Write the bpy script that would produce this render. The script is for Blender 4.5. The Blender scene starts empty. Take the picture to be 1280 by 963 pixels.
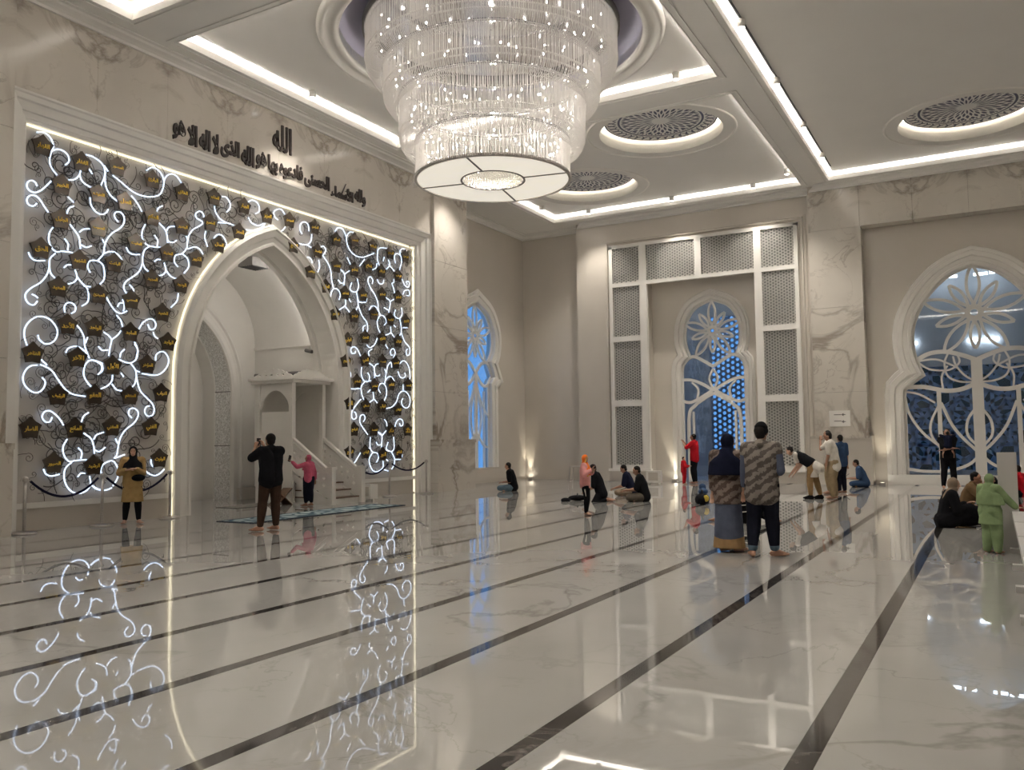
import bpy, bmesh, math, random
from mathutils import Vector, Matrix, Euler
from mathutils.geometry import tessellate_polygon
R = math.radians
PI = math.pi
rnd = random.Random(7)
sc = bpy.context.scene
COL = sc.collection

# ------------------------------------------------------------------ camera
FPX = 1061.4
YAW, PITCH, ROLL = R(29.483), R(3.75), R(-0.703)
CAM = Vector((0, 0, 1.5))
_F = Vector((math.cos(YAW) * math.cos(PITCH), math.sin(YAW) * math.cos(PITCH), math.sin(PITCH)))
_r = Vector((math.sin(YAW), -math.cos(YAW), 0))
_u = _r.cross(_F)
RT = math.cos(ROLL) * _r + math.sin(ROLL) * _u
UP = -math.sin(ROLL) * _r + math.cos(ROLL) * _u
cd = bpy.data.cameras.new('camera')
cam = bpy.data.objects.new('camera', cd)
COL.objects.link(cam)
cd.sensor_fit = 'HORIZONTAL'
cd.sensor_width = 36.0
cd.lens = FPX / 1280 * 36.0
cd.clip_end = 300
mw = Matrix((RT, UP, -_F)).transposed().to_4x4()
mw.translation = CAM
cam.matrix_world = mw
sc.camera = cam

def ray(px, py):
    return _F + (px - 640) / FPX * RT - (py - 481.5) / FPX * UP
def hit(px, py, ax, v):
    d = ray(px, py)
    return CAM + d * ((v - CAM[ax]) / d[ax])
def ground(px, py):
    return hit(px, py, 2, 0.0)

# ------------------------------------------------------------------ world: even dusk-blue sky
w = bpy.data.worlds.new('world')
sc.world = w
w.use_nodes = True
bg = w.node_tree.nodes['Background']
bg.inputs[0].default_value = (0.12, 0.36, 0.80, 1)
bg.inputs[1].default_value = 0.58

sc.view_settings.view_transform = 'Standard'
sc.view_settings.look = 'None'
sc.view_settings.exposure = 1.2
sc.view_settings.gamma = 1.0
sc.view_settings.use_curve_mapping = False
try:
    sc.cycles.use_denoising = True
    sc.cycles.max_bounces = 8
    sc.cycles.diffuse_bounces = 5
    sc.cycles.glossy_bounces = 4
    sc.cycles.transmission_bounces = 6
    sc.cycles.transparent_max_bounces = 12
    sc.cycles.sample_clamp_indirect = 6.0
except Exception:
    pass
# light levels (used by the lamps' own builders below)
COVE = 30.0          # LED strips in the ceiling coves
SPOT_W = 200.0      # track spotlights
CHAND = .27         # alabaster underside of the chandelier
LED = .66           # lit tubes of the screen

# ------------------------------------------------------------------ helpers
class MB:
    def __init__(s):
        s.v = []; s.f = []
    def add(s, vs, fs):
        b = len(s.v)
        s.v.extend([tuple(p) for p in vs])
        s.f.extend([tuple(i + b for i in f) for f in fs])
        return s
    def box(s, x0, x1, y0, y1, z0, z1):
        vs = [(x, y, z) for z in (z0, z1) for y in (y0, y1) for x in (x0, x1)]
        return s.add(vs, [(0, 2, 3, 1), (4, 5, 7, 6), (0, 1, 5, 4), (2, 6, 7, 3), (0, 4, 6, 2), (1, 3, 7, 5)])
    def bar(s, a, b, wd, ht, up=(0, 0, 1)):
        a = Vector(a); b = Vector(b); d = (b - a).normalized()
        sx = d.cross(Vector(up))
        if sx.length < 1e-5: sx = d.cross(Vector((1, 0, 0)))
        sx.normalize(); sy = sx.cross(d)
        vs = []
        for p in (a, b):
            for q, r in ((-1, -1), (1, -1), (1, 1), (-1, 1)):
                vs.append(p + sx * q * wd / 2 + sy * r * ht / 2)
        return s.add(vs, [(0, 1, 2, 3), (7, 6, 5, 4), (0, 4, 5, 1), (1, 5, 6, 2), (2, 6, 7, 3), (3, 7, 4, 0)])
    def tube(s, pts, r, n=6, closed=False, flat=None):
        pts = [Vector(p) for p in pts]
        N = len(pts)
        rs = r if isinstance(r, (list, tuple)) else [r] * N
        vs = []
        prev = None
        for i, p in enumerate(pts):
            if closed: t = pts[(i + 1) % N] - pts[i - 1]
            else: t = pts[min(i + 1, N - 1)] - pts[max(i - 1, 0)]
            if t.length < 1e-9: t = Vector((0, 0, 1))
            t.normalize()
            if prev is None:
                a = Vector((0, 0, 1)) if abs(t.z) < .9 else Vector((1, 0, 0))
                nx = t.cross(a).normalized()
            else:
                nx = prev - t * prev.dot(t)
                nx = nx.normalized() if nx.length > 1e-6 else t.orthogonal().normalized()
            prev = nx
            ny = t.cross(nx)
            for k in range(n):
                an = 2 * PI * k / n
                vs.append(p + (nx * math.cos(an) + ny * math.sin(an)) * rs[i])
        fs = []
        for i in range(N if closed else N - 1):
            j = (i + 1) % N
            for k in range(n):
                l = (k + 1) % n
                fs.append((i * n + k, i * n + l, j * n + l, j * n + k))
        if not closed:
            fs.append(tuple(range(n))[::-1]); fs.append(tuple((N - 1) * n + k for k in range(n)))
        return s.add(vs, fs)
    def lathe(s, prof, c=(0, 0, 0), n=48, a0=0, a1=2 * PI):
        full = abs(a1 - a0 - 2 * PI) < 1e-6
        m = n if full else n + 1
        vs = []
        for k in range(m):
            a = a0 + (a1 - a0) * k / n
            for r, z in prof: vs.append((c[0] + r * math.cos(a), c[1] + r * math.sin(a), c[2] + z))
        P = len(prof); fs = []
        for k in range(n):
            l = (k + 1) % m
            for i in range(P - 1):
                fs.append((k * P + i, l * P + i, l * P + i + 1, k * P + i + 1))
        return s.add(vs, fs)
    def plate(s, outer, holes, fn, d0, d1):
        """flat slab with holes; fn(u, v, d) -> xyz"""
        loops = [outer] + list(holes)
        flat = [p for l in loops for p in l]
        tris = tessellate_polygon([[Vector((p[0], p[1], 0)) for p in l] for l in loops])
        n = len(flat)
        vs = [fn(p[0], p[1], d0) for p in flat] + [fn(p[0], p[1], d1) for p in flat]
        fs = [t for t in tris] + [tuple(i + n for i in reversed(t)) for t in tris]
        b = 0
        for l in loops:
            m = len(l)
            for i in range(m):
                j = (i + 1) % m
                fs.append((b + i, b + j, b + j + n, b + i + n))
            b += m
        return s.add(vs, fs)
    def ell(s, c, rad, rot=None, n=12, m=8):
        vs = []; fs = []
        c = Vector(c)
        for i in range(m + 1):
            th = PI * i / m
            for k in range(n):
                ph = 2 * PI * k / n
                p = Vector((rad[0] * math.sin(th) * math.cos(ph), rad[1] * math.sin(th) * math.sin(ph), rad[2] * math.cos(th)))
                if rot: p = rot @ p
                vs.append(c + p)
        for i in range(m):
            for k in range(n):
                l = (k + 1) % n
                fs.append((i * n + k, (i + 1) * n + k, (i + 1) * n + l, i * n + l))
        return s.add(vs, fs)
    def cap(s, a, ra, b, rb, n=12):
        a = Vector(a); b = Vector(b)
        d = b - a
        L = d.length
        if L < 1e-6: return s.ell(a, (ra, ra, ra))
        d /= L
        pts = []; rs = []
        for t in (90, 60, 30, 0):
            pts.append(a - d * ra * math.sin(R(t))); rs.append(max(ra * math.cos(R(t)), 1e-4))
        for t in (0, 30, 60, 90):
            pts.append(b + d * rb * math.sin(R(t))); rs.append(max(rb * math.cos(R(t)), 1e-4))
        return s.tube(pts, rs, n)
    def loft(s, rings, n=20):
        """rings: (center, rx, ry[, rotz]) stacked roughly along z, closed ends"""
        vs = []
        for rg in rings:
            c, rx, ry = rg[0], rg[1], rg[2]
            for k in range(n):
                a = 2 * PI * k / n
                vs.append((c[0] + rx * math.cos(a), c[1] + ry * math.sin(a), c[2]))
        fs = []
        for i in range(len(rings) - 1):
            for k in range(n):
                l = (k + 1) % n
                fs.append((i * n + k, i * n + l, (i + 1) * n + l, (i + 1) * n + k))
        fs.append(tuple(range(n))[::-1]); fs.append(tuple((len(rings) - 1) * n + k for k in range(n)))
        return s.add(vs, fs)

def mesh_of(name, mb, mat, smooth=False, fix=True):
    me = bpy.data.meshes.new(name)
    me.from_pydata(mb.v, [], mb.f)
    if fix:
        b = bmesh.new(); b.from_mesh(me)
        bmesh.ops.recalc_face_normals(b, faces=b.faces)
        b.to_mesh(me); b.free()
    if mat: me.materials.append(mat)
    if smooth:
        me.polygons.foreach_set('use_smooth', [True] * len(me.polygons))
    return me
def link(name, me, parent=None):
    o = bpy.data.objects.new(name, me)
    COL.objects.link(o)
    if parent: o.parent = parent
    return o
def build(name, mb, mat, parent=None, smooth=False, fix=True):
    return link(name, mesh_of(name, mb, mat, smooth, fix), parent)
def tag(o, label=None, cat=None, group=None, kind=None):
    if label: o['label'] = label
    if cat: o['category'] = cat
    if group: o['group'] = group
    if kind: o['kind'] = kind
    return o
def thing(name, label, cat, loc=(0, 0, 0), rz=0, group=None):
    o = bpy.data.objects.new(name, None)
    COL.objects.link(o)
    o.empty_display_size = .1
    o.location = loc; o.rotation_euler = (0, 0, rz)
    return tag(o, label, cat, group)
def struct(name, loc=(0, 0, 0)):
    o = bpy.data.objects.new(name, None)
    COL.objects.link(o); o.location = loc
    o.empty_display_size = .1
    o['kind'] = 'structure'
    return o
def catmull(pts, sub=5, closed=False):
    pts = [Vector(p) for p in pts]
    if len(pts) < 3: return pts
    out = []
    N = len(pts)
    for i in range(N - 1):
        p0 = pts[i - 1] if i > 0 else pts[0] * 2 - pts[1]
        p1, p2 = pts[i], pts[i + 1]
        p3 = pts[i + 2] if i + 2 < N else pts[-1] * 2 - pts[-2]
        for k in range(sub):
            t = k / sub
            out.append(.5 * (2 * p1 + (p2 - p0) * t + (2 * p0 - 5 * p1 + 4 * p2 - p3) * t * t + (3 * p1 - p0 - 3 * p2 + p3) * t ** 3))
    out.append(pts[-1])
    return out

# ------------------------------------------------------------------ materials
def mat(name, col, rough=.5, metal=0, spec=.5, emit=None, es=0, alpha=1, trans=0, ior=1.5, coat=0):
    m = bpy.data.materials.new(name)
    m.use_nodes = True
    p = m.node_tree.nodes['Principled BSDF']
    p.inputs['Base Color'].default_value = (*col, 1)
    p.inputs['Roughness'].default_value = rough
    p.inputs['Metallic'].default_value = metal
    p.inputs['Specular IOR Level'].default_value = spec
    p.inputs['IOR'].default_value = ior
    p.inputs['Alpha'].default_value = alpha
    p.inputs['Transmission Weight'].default_value = trans
    p.inputs['Coat Weight'].default_value = coat
    if emit:
        p.inputs['Emission Color'].default_value = (*emit, 1)
        p.inputs['Emission Strength'].default_value = es
    return m
def vary(m, col, amt=.12, scale=6.0, bump=0.0):
    """slight procedural tone variation (grain of cloth, paint, stone)"""
    nt = m.node_tree; p = nt.nodes['Principled BSDF']
    tc = nt.nodes.new('ShaderNodeTexCoord')
    nz = nt.nodes.new('ShaderNodeTexNoise'); nz.inputs['Scale'].default_value = scale; nz.inputs['Detail'].default_value = 4
    nt.links.new(tc.outputs['Object'], nz.inputs['Vector'])
    rp = nt.nodes.new('ShaderNodeValToRGB')
    rp.color_ramp.elements[0].position = .3; rp.color_ramp.elements[1].position = .7
    rp.color_ramp.elements[0].color = (*[c * (1 - amt) for c in col], 1)
    rp.color_ramp.elements[1].color = (*[min(1, c * (1 + amt)) for c in col], 1)
    nt.links.new(nz.outputs[0], rp.inputs[0]); nt.links.new(rp.outputs[0], p.inputs['Base Color'])
    if bump:
        b = nt.nodes.new('ShaderNodeBump'); b.inputs['Strength'].default_value = bump
        nt.links.new(nz.outputs[0], b.inputs['Height']); nt.links.new(b.outputs[0], p.inputs['Normal'])
    return m
def cloth(name, col, rough=.9, amt=.15, scale=9):
    return vary(mat(name, col, rough, spec=.08), col, amt, scale, .15)
def marble(name, base, vein, rough, scale=.55, thin=.035, mask=(.42, .62), mirror=None, axis=0, spec=.5, second=True, wob=1.1):
    m = mat(name, base, rough, spec=spec)
    nt = m.node_tree; N = nt.nodes; L = nt.links
    p = N['Principled BSDF']
    geo = N.new('ShaderNodeNewGeometry')
    vec = geo.outputs['Position']
    if mirror:
        sep = N.new('ShaderNodeSeparateXYZ'); L.new(vec, sep.inputs[0])
        ad = N.new('ShaderNodeMath'); ad.operation = 'ADD'; ad.inputs[1].default_value = mirror[1]
        L.new(sep.outputs[axis], ad.inputs[0])
        pp = N.new('ShaderNodeMath'); pp.operation = 'PINGPONG'; pp.inputs[1].default_value = mirror[0]
        L.new(ad.outputs[0], pp.inputs[0])
        cb = N.new('ShaderNodeCombineXYZ')
        L.new(pp.outputs[0], cb.inputs[0]); L.new(sep.outputs[2], cb.inputs[2])
        vec = cb.outputs[0]
    def veins(sc_, th, off, det=7, dist=1.1):
        mp = N.new('ShaderNodeMapping'); mp.inputs['Location'].default_value = (off, off * .7, off * 1.3)
        mp.inputs['Rotation'].default_value = (.2, .6, .5)
        mp.inputs['Scale'].default_value = (1, 1, 1.0)
        L.new(vec, mp.inputs[0])
        nz = N.new('ShaderNodeTexNoise'); nz.inputs['Scale'].default_value = sc_
        nz.inputs['Detail'].default_value = det; nz.inputs['Roughness'].default_value = .55
        nz.inputs['Distortion'].default_value = wob
        L.new(mp.outputs[0], nz.inputs['Vector'])
        a = N.new('ShaderNodeMath'); a.operation = 'SUBTRACT'; a.inputs[1].default_value = .5
        L.new(nz.outputs[0], a.inputs[0])
        b = N.new('ShaderNodeMath'); b.operation = 'ABSOLUTE'; L.new(a.outputs[0], b.inputs[0])
        r = N.new('ShaderNodeMapRange'); r.inputs[1].default_value = 0; r.inputs[2].default_value = th
        r.inputs[3].default_value = 1; r.inputs[4].default_value = 0
        L.new(b.outputs[0], r.inputs[0])
        nm = N.new('ShaderNodeTexNoise'); nm.inputs['Scale'].default_value = sc_ * .8; nm.inputs['Detail'].default_value = 3
        mp2 = N.new('ShaderNodeMapping'); mp2.inputs['Location'].default_value = (off + 11, 3, 7)
        L.new(vec, mp2.inputs[0]); L.new(mp2.outputs[0], nm.inputs['Vector'])
        r2 = N.new('ShaderNodeMapRange'); r2.inputs[1].default_value = mask[0]; r2.inputs[2].default_value = mask[1]
        L.new(nm.outputs[0], r2.inputs[0])
        mu = N.new('ShaderNodeMath'); mu.operation = 'MULTIPLY'
        L.new(r.outputs[0], mu.inputs[0]); L.new(r2.outputs[0], mu.inputs[1])
        return mu.outputs[0]
    v = veins(scale, thin, 2.3)
    if second:
        v2 = veins(scale * 2.3, thin * .6, 9.1)
        h = N.new('ShaderNodeMath'); h.operation = 'MULTIPLY'; h.inputs[1].default_value = .55; L.new(v2, h.inputs[0])
        mx = N.new('ShaderNodeMath'); mx.operation = 'MAXIMUM'
        L.new(v, mx.inputs[0]); L.new(h.outputs[0], mx.inputs[1]); v = mx.outputs[0]
    mix = N.new('ShaderNodeMix'); mix.data_type = 'RGBA'
    mix.inputs[6].default_value = (*base, 1); mix.inputs[7].default_value = (*vein, 1)
    L.new(v, mix.inputs[0])
    cl = N.new('ShaderNodeTexNoise'); cl.inputs['Scale'].default_value = .8; cl.inputs['Detail'].default_value = 3
    L.new(vec, cl.inputs['Vector'])
    rr = N.new('ShaderNodeMapRange'); rr.inputs[1].default_value = .3; rr.inputs[2].default_value = .7
    rr.inputs[3].default_value = .93; rr.inputs[4].default_value = 1.03
    L.new(cl.outputs[0], rr.inputs[0])
    m2 = N.new('ShaderNodeMix'); m2.data_type = 'RGBA'; m2.blend_type = 'MULTIPLY'; m2.inputs[0].default_value = 1
    L.new(mix.outputs[2], m2.inputs[6]); L.new(rr.outputs[0], m2.inputs[7])
    L.new(m2.outputs[2], p.inputs['Base Color'])
    return m
def glow(name, col, s):
    return mat(name, (0.8, 0.8, 0.8), .5, emit=col, es=s)

M = {}
M['floor'] = marble('white_floor_marble', (.375, .364, .345), (.235, .225, .21), .012, .34, .012, (.42, .62), spec=.9, wob=.45)
M['strip'] = marble('dark_inlay_marble', (.035, .031, .029), (.16, .14, .13), .05, 1.2, .02, spec=.55)
M['frieze'] = marble('book_matched_marble', (.61, .565, .505), (.29, .245, .20), .16, .36, .03, (.40, .6), mirror=(1.585, -11.51 + 1.585), axis=0)
M['frieze_far'] = marble('book_matched_marble_far', (.59, .55, .49), (.30, .26, .22), .14, .36, .03, (.40, .6), mirror=(1.52, 1.16), axis=1)
M['wall'] = vary(mat('polished_cream_stone', (.59, .545, .485), .17), (.59, .545, .485), .04, .5)
M['white'] = vary(mat('white_paint', (.79, .765, .72), .42), (.79, .765, .72), .02, 2)
M['ceil'] = vary(mat('ceiling_paint', (.77, .75, .715), .6), (.77, .75, .715), .015, 1)
M['lilac'] = vary(mat('lilac_dome_paint', (.50, .48, .60), .6), (.50, .48, .60), .03, 1)
M['panel'] = vary(mat('screen_backing', (.56, .525, .485), .35), (.56, .525, .485), .02, 2)
M['iron'] = vary(mat('dark_wrought_iron', (.085, .07, .058), .5, .3), (.085, .07, .058), .2, 20)
M['bronze'] = vary(mat('dark_bronze', (.085, .066, .050), .25, .5), (.085, .066, .050), .2, 8)
M['gold'] = vary(mat('gold_letters', (.92, .64, .09), .35, .2), (.92, .64, .09), .1, 20)
M['ink'] = vary(mat('dark_brown_letters', (.035, .024, .02), .4), (.035, .024, .02), .1, 10)
M['steel'] = vary(mat('brushed_steel', (.5, .47, .44), .3, .9), (.5, .47, .44), .1, 30)
M['chrome'] = mat('chrome', (.75, .75, .78), .08, 1)
M['rope'] = cloth('navy_velvet', (.012, .010, .03))
M['led'] = glow('led_tube_light', (.62, .76, 1.0), LED)
M['strip_gold'] = glow('warm_edge_light', (1.0, .90, .62), .55)
M['cove'] = glow('cove_led', (1.0, .97, .94), COVE)
M['cove_warm'] = glow('rosette_led', (1.0, .9, .74), 12.0)
M['alabaster'] = vary(mat('lit_alabaster', (.8, .77, .7), .4, emit=(1.0, .93, .80), es=CHAND), (.8, .77, .7), .05, 1.5)
M['sparkle_bulb'] = glow('sparkle_bulb', (1.0, .95, .88), 10)
M['lamp_face'] = glow('spot_face', (1.0, .96, .9), 9)
M['uplight'] = glow('uplight_face', (1.0, .93, .78), 10)
M['navy'] = vary(mat('navy_glaze', (.018, .022, .085), .35), (.018, .022, .085), .2, 9)
M['pat_white'] = vary(mat('rosette_white', (.80, .79, .77), .5), (.80, .79, .77), .03, 4)
M['black'] = vary(mat('black_plastic', (.012, .012, .013), .35), (.012, .012, .013), .2, 20)
M['grey'] = vary(mat('grey_metal', (.16, .15, .14), .5), (.16, .15, .14), .1, 10)
M['lattice_back'] = vary(mat('lattice_backing', (.24, .245, .23), .5), (.24, .245, .23), .08, 3)
M['wood'] = vary(mat('brown_wood', (.13, .075, .045), .4), (.13, .075, .045), .25, 8)
M['skin'] = vary(mat('skin', (.36, .19, .12), .55), (.36, .19, .12), .06, 10)
M['skin_light'] = vary(mat('light_skin', (.50, .30, .21), .55), (.50, .30, .21), .06, 10)
M['hair'] = vary(mat('black_hair', (.012, .009, .008), .6, spec=.15), (.012, .009, .008), .3, 30)
M['eye'] = mat('dark_eye', (.01, .008, .008), .2)
M['lips'] = mat('lips', (.35, .12, .10), .5)
# more materials ----------------------------------------------------------
def thin_glass(name, tint, refl=.9):
    m = bpy.data.materials.new(name); m.use_nodes = True
    nt = m.node_tree; N = nt.nodes; L = nt.links
    N.remove(N['Principled BSDF'])
    out = N['Material Output']
    tr = N.new('ShaderNodeBsdfTransparent'); tr.inputs[0].default_value = (*tint, 1)
    gl = N.new('ShaderNodeBsdfGlossy'); gl.inputs['Roughness'].default_value = .015
    gl.inputs[0].default_value = (refl, refl, refl, 1)
    lw = N.new('ShaderNodeLayerWeight'); lw.inputs[0].default_value = .5
    pw = N.new('ShaderNodeMath'); pw.operation = 'POWER'; pw.inputs[1].default_value = 3.5
    L.new(lw.outputs['Facing'], pw.inputs[0])
    fr = N.new('ShaderNodeMath'); fr.operation = 'MULTIPLY_ADD'; fr.inputs[1].default_value = .8; fr.inputs[2].default_value = .07
    L.new(pw.outputs[0], fr.inputs[0])
    mx = N.new('ShaderNodeMixShader')
    L.new(fr.outputs[0], mx.inputs[0]); L.new(tr.outputs[0], mx.inputs[1]); L.new(gl.outputs[0], mx.inputs[2])
    L.new(mx.outputs[0], out.inputs[0])
    return m
M['glass'] = thin_glass('window_glass', (.86, .90, .93))
M['clear'] = thin_glass('clear_glass', (.95, .95, .95))
M['ext'] = vary(mat('veranda_plaster', (.55, .56, .58), .6), (.55, .56, .58), .05, 2)
M['ext_lattice'] = vary(mat('veranda_lattice_paint', (.30, .48, .74), .5), (.30, .48, .74), .05, 3)
def crystal(name):
    m = bpy.data.materials.new(name); m.use_nodes = True
    nt = m.node_tree; N = nt.nodes; L = nt.links
    p = N['Principled BSDF']
    p.inputs['Base Color'].default_value = (.88, .85, .83, 1)
    p.inputs['Roughness'].default_value = .12
    p.inputs['Specular IOR Level'].default_value = .9
    geo = N.new('ShaderNodeNewGeometry')
    nz = N.new('ShaderNodeTexNoise'); nz.inputs['Scale'].default_value = 60
    L.new(geo.outputs['Position'], nz.inputs['Vector'])
    bp = N.new('ShaderNodeBump'); bp.inputs['Strength'].default_value = .6
    L.new(nz.outputs[0], bp.inputs['Height']); L.new(bp.outputs[0], p.inputs['Normal'])
    tl = N.new('ShaderNodeBsdfTranslucent'); tl.inputs[0].default_value = (.9, .88, .85, 1)
    mx = N.new('ShaderNodeMixShader'); mx.inputs[0].default_value = .4
    tr = N.new('ShaderNodeBsdfTransparent')
    mx2 = N.new('ShaderNodeMixShader'); mx2.inputs[0].default_value = .25
    L.new(p.outputs[0], mx.inputs[1]); L.new(tl.outputs[0], mx.inputs[2])
    L.new(mx.outputs[0], mx2.inputs[1]); L.new(tr.outputs[0], mx2.inputs[2])
    L.new(mx2.outputs[0], N['Material Output'].inputs[0])
    return m
M['crystal'] = crystal('cut_crystal')

QY = lambda u, v, d: (u, d, v)       # qibla wall plane: u = X, depth = Y
FX = lambda u, v, d: (d, u, v)       # far wall plane:   u = Y, depth = X
HZ = lambda u, v, d: (u, v, d)       # horizontal plates
def rect(u0, u1, v0, v1): return [(u0, v0), (u1, v0), (u1, v1), (u0, v1)]
def circle(cx, cy, r, n=64): return [(cx + r * math.cos(2 * PI * k / n), cy + r * math.sin(2 * PI * k / n)) for k in range(n)]
def sweep(mb, path, prof, fn, closed=False):
    """path(off)->polyline (u, v); prof: [(off, depth)]"""
    rows = [[fn(p[0], p[1], d) for p in path(o)] for o, d in prof]
    n = len(rows[0]); vs = [p for r_ in rows for p in r_]; fs = []
    for i in range(len(rows) - 1):
        for k in range(n if closed else n - 1):
            l = (k + 1) % n
            fs.append((i * n + k, i * n + l, (i + 1) * n + l, (i + 1) * n + k))
    return mb.add(vs, fs)
def pointed(cx, off, zs, a, e, z0=0.0, n=14):
    """pointed arch outline from left foot over the apex to the right foot"""
    r = a + e + off
    top = math.acos(max(-1, min(1, e / r)))
    left = []
    for k in range(n + 1):
        t = top * k / n
        left.append((cx + e - r * math.cos(t), zs + r * math.sin(t)))
    right = [(2 * cx - x, z) for x, z in reversed(left[:-1])]
    return [(cx - a - off, z0)] + left + right + [(cx + a + off, z0)]
def offs(pts, d):
    """offset an open polyline to its left by d"""
    out = []
    n = len(pts)
    for i in range(n):
        a = Vector(pts[max(i - 1, 0)]); b = Vector(pts[i]); c = Vector(pts[min(i + 1, n - 1)])
        d1 = (b - a); d2 = (c - b)
        n1 = Vector((-d1.y, d1.x)); n2 = Vector((-d2.y, d2.x))
        if n1.length < 1e-9: n1 = n2
        if n2.length < 1e-9: n2 = n1
        n1.normalize(); n2.normalize()
        m = n1 + n2
        if m.length < 1e-6: m = n1
        m.normalize()
        k = max(.45, m.dot(n1))
        out.append((b.x + m.x * d / k, b.y + m.y * d / k))
    return out

# ================================================================== floor
STR0, STRD, STRW = .834, 1.235, .115
strips = [STR0 + STRD * k for k in range(-10, 11)]
mb = MB().box(-8.2, 29.6, -12.2, 15.2, -.25, -.03)
floor = build('floor', mb, M['floor']); floor['kind'] = 'structure'
edges = [-12.2] + strips + [15.2]
for i in range(len(edges) - 1):
    y0 = edges[i] + (STRW / 2 + .002 if i else 0); y1 = edges[i + 1] - (STRW / 2 + .002 if i < len(edges) - 2 else 0)
    build('floor_slab', MB().box(-8.2, 29.6, y0, y1, -.05, 0), M['floor'], floor)
for y in strips:
    build('inlay_strip', MB().box(-8.2, 28.0, y - STRW / 2, y + STRW / 2, -.05, 0.0), M['strip'], floor)
build('alcove_slab', MB().box(11.0, 18.4, 15.2, 19.2, -.05, 0), M['floor'], floor)
build('niche_slab', MB().box(22.0, 29.6, 15.2, 16.4, -.05, 0), M['floor'], floor)

# ================================================================== ceiling
ZL, ZR, ZC = 9.6, 9.83, 10.05           # lip, raft panel, cove ceiling
fields = [(11.19, 18.45, 5.05, 13.95), (19.6, 28.0, 5.05, 13.95), (1.7, 10.14, 5.05, 13.95), (-7.2, .6, 5.05, 13.95),
          (-7.2, 27.95, -3.55, 4.2), (-7.2, 27.95, -11.3, -4.4)]
ceil = build('ceiling', MB().plate(rect(-8.4, 29.9, -12.4, 16.6), [], HZ, 10.9, 11.0), M['ceil']); ceil['kind'] = 'structure'
build('beam_grid', MB().plate(rect(-8.4, 29.9, -12.4, 16.6), [rect(f[0] - .012, f[1] + .012, f[2] - .012, f[3] + .012) for f in fields], HZ, ZL, ZL + .06), M['ceil'], ceil)
rosettes = {1: [(21.75, 7.55, 1.66), (25.32, 11.36, 1.66)], 4: [(25.04, .25, 1.68)]}
MED = (14.8, 8.76)
for i, (x0, x1, y0, y1) in enumerate(fields):
    # beam moulding below the lip and the small upstand that hides the light
    for nm, o0, o1, za, zb in (('cove_lip', 0, .03, ZL - .01, ZL + .14), ('beam_moulding', .12, .16, ZL - .018, ZL + .01)):
        mb = MB()
        mb.plate(rect(x0 - o1, x1 + o1, y0 - o1, y1 + o1), [rect(x0 - o0, x1 + o0, y0 - o0, y1 + o0)], HZ, za, zb)
        if nm == 'cove_lip' or i < 5: build(nm, mb, M['ceil'], ceil)
    e = .3
    mb = MB().plate(rect(x0 - e - .05, x1 + e + .05, y0 - e - .05, y1 + e + .05), [rect(x0 - e, x1 + e, y0 - e, y1 + e)], HZ, ZL + .03, ZC + .02)
    build('cove_side', mb, M['ceil'], ceil)
    holes = []
    if i == 0: holes.append(circle(MED[0], MED[1], 3.14, 72))
    for (cx, cy, r) in rosettes.get(i, []): holes.append(circle(cx, cy, r, 64))
    g = .13
    build('ceiling_panel', MB().plate(rect(x0 + g, x1 - g, y0 + g, y1 - g), holes, HZ, ZR, ZC + .02), M['ceil'], ceil)
    mb = MB().plate(rect(x0 - e, x1 + e, y0 - e, y1 + e), [rect(x0 + g, x1 - g, y0 + g, y1 - g)], HZ, ZC, ZC + .02)
    build('cove_top', mb, M['ceil'], ceil)
    # LED strips lying behind the lip
    s = .14
    for a, b in (((x0, y0 - s), (x1, y0 - s)), ((x0, y1 + s), (x1, y1 + s)), ((x0 - s, y0), (x0 - s, y1)), ((x1 + s, y0), (x1 + s, y1))):
        build('led_strip', MB().bar((a[0], a[1], ZL + .08), (b[0], b[1], ZL + .08), .05, .03), M['cove'], ceil)
# central medallion dome
mb = MB().lathe([(3.14, ZR), (3.14, 10.15), (2.9, 10.3), (2.2, 10.42), (.02, 10.48)], (MED[0], MED[1], 0), 72)
build('medallion_dome', mb, M['lilac'], ceil, True)
mb = MB().lathe([(3.12, ZR + .02), (3.12, ZR - .05), (3.17, ZR - .09), (3.24, ZR - .09), (3.27, ZR - .05), (3.38, ZR - .05), (3.42, ZR - .11), (3.5, ZR - .11), (3.55, ZR - .03), (3.58, ZR + .01)], (MED[0], MED[1], 0), 96)
build('medallion_rim', mb, M['white'], ceil, True)
# rosettes
def rosette_art(mb, cx, cy, z, r):
    def P(a, q): return (cx + q * r * math.cos(a), cy + q * r * math.sin(a), z)
    def drop(a, q0, q1, wd, tilt=0.0):
        pts = []
        for t, w_ in ((0, 0), (.25, .7), (.5, 1), (.75, .75), (1, 0), (.75, -.75), (.5, -1), (.25, -.7)):
            q = q0 + (q1 - q0) * t
            pts.append(P(a + tilt * t + w_ * wd / max(q, .05), q))
        mb.add(pts, [tuple(range(8))])
    def ring(q0, q1, n=96):
        vs = [P(2 * PI * k / n, q) for k in range(n) for q in (q0, q1)]
        mb.add(vs, [(2 * k, 2 * k + 1, (2 * k + 3) % (2 * n), (2 * k + 2) % (2 * n)) for k in range(n)])
    for k in range(24):
        a = 2 * PI * k / 24
        drop(a, .14, .36, .016)
        drop(a + PI / 24, .30, .50, .022)
        drop(a, .42, .60, .028)
        drop(a + PI / 24, .54, .685, .034)
        drop(a + .055, .62, .70, .02); drop(a - .055, .62, .70, .02)
    ring(.715, .755); ring(.965, .99)
    for k in range(40):
        a = 2 * PI * k / 40
        drop(a, .77, .90, .022, .10); drop(a, .77, .86, .018, -.10)
        drop(a + PI / 40, .82, .955, .026); drop(a + PI / 40, .90, .95, .018, .12)
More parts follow.
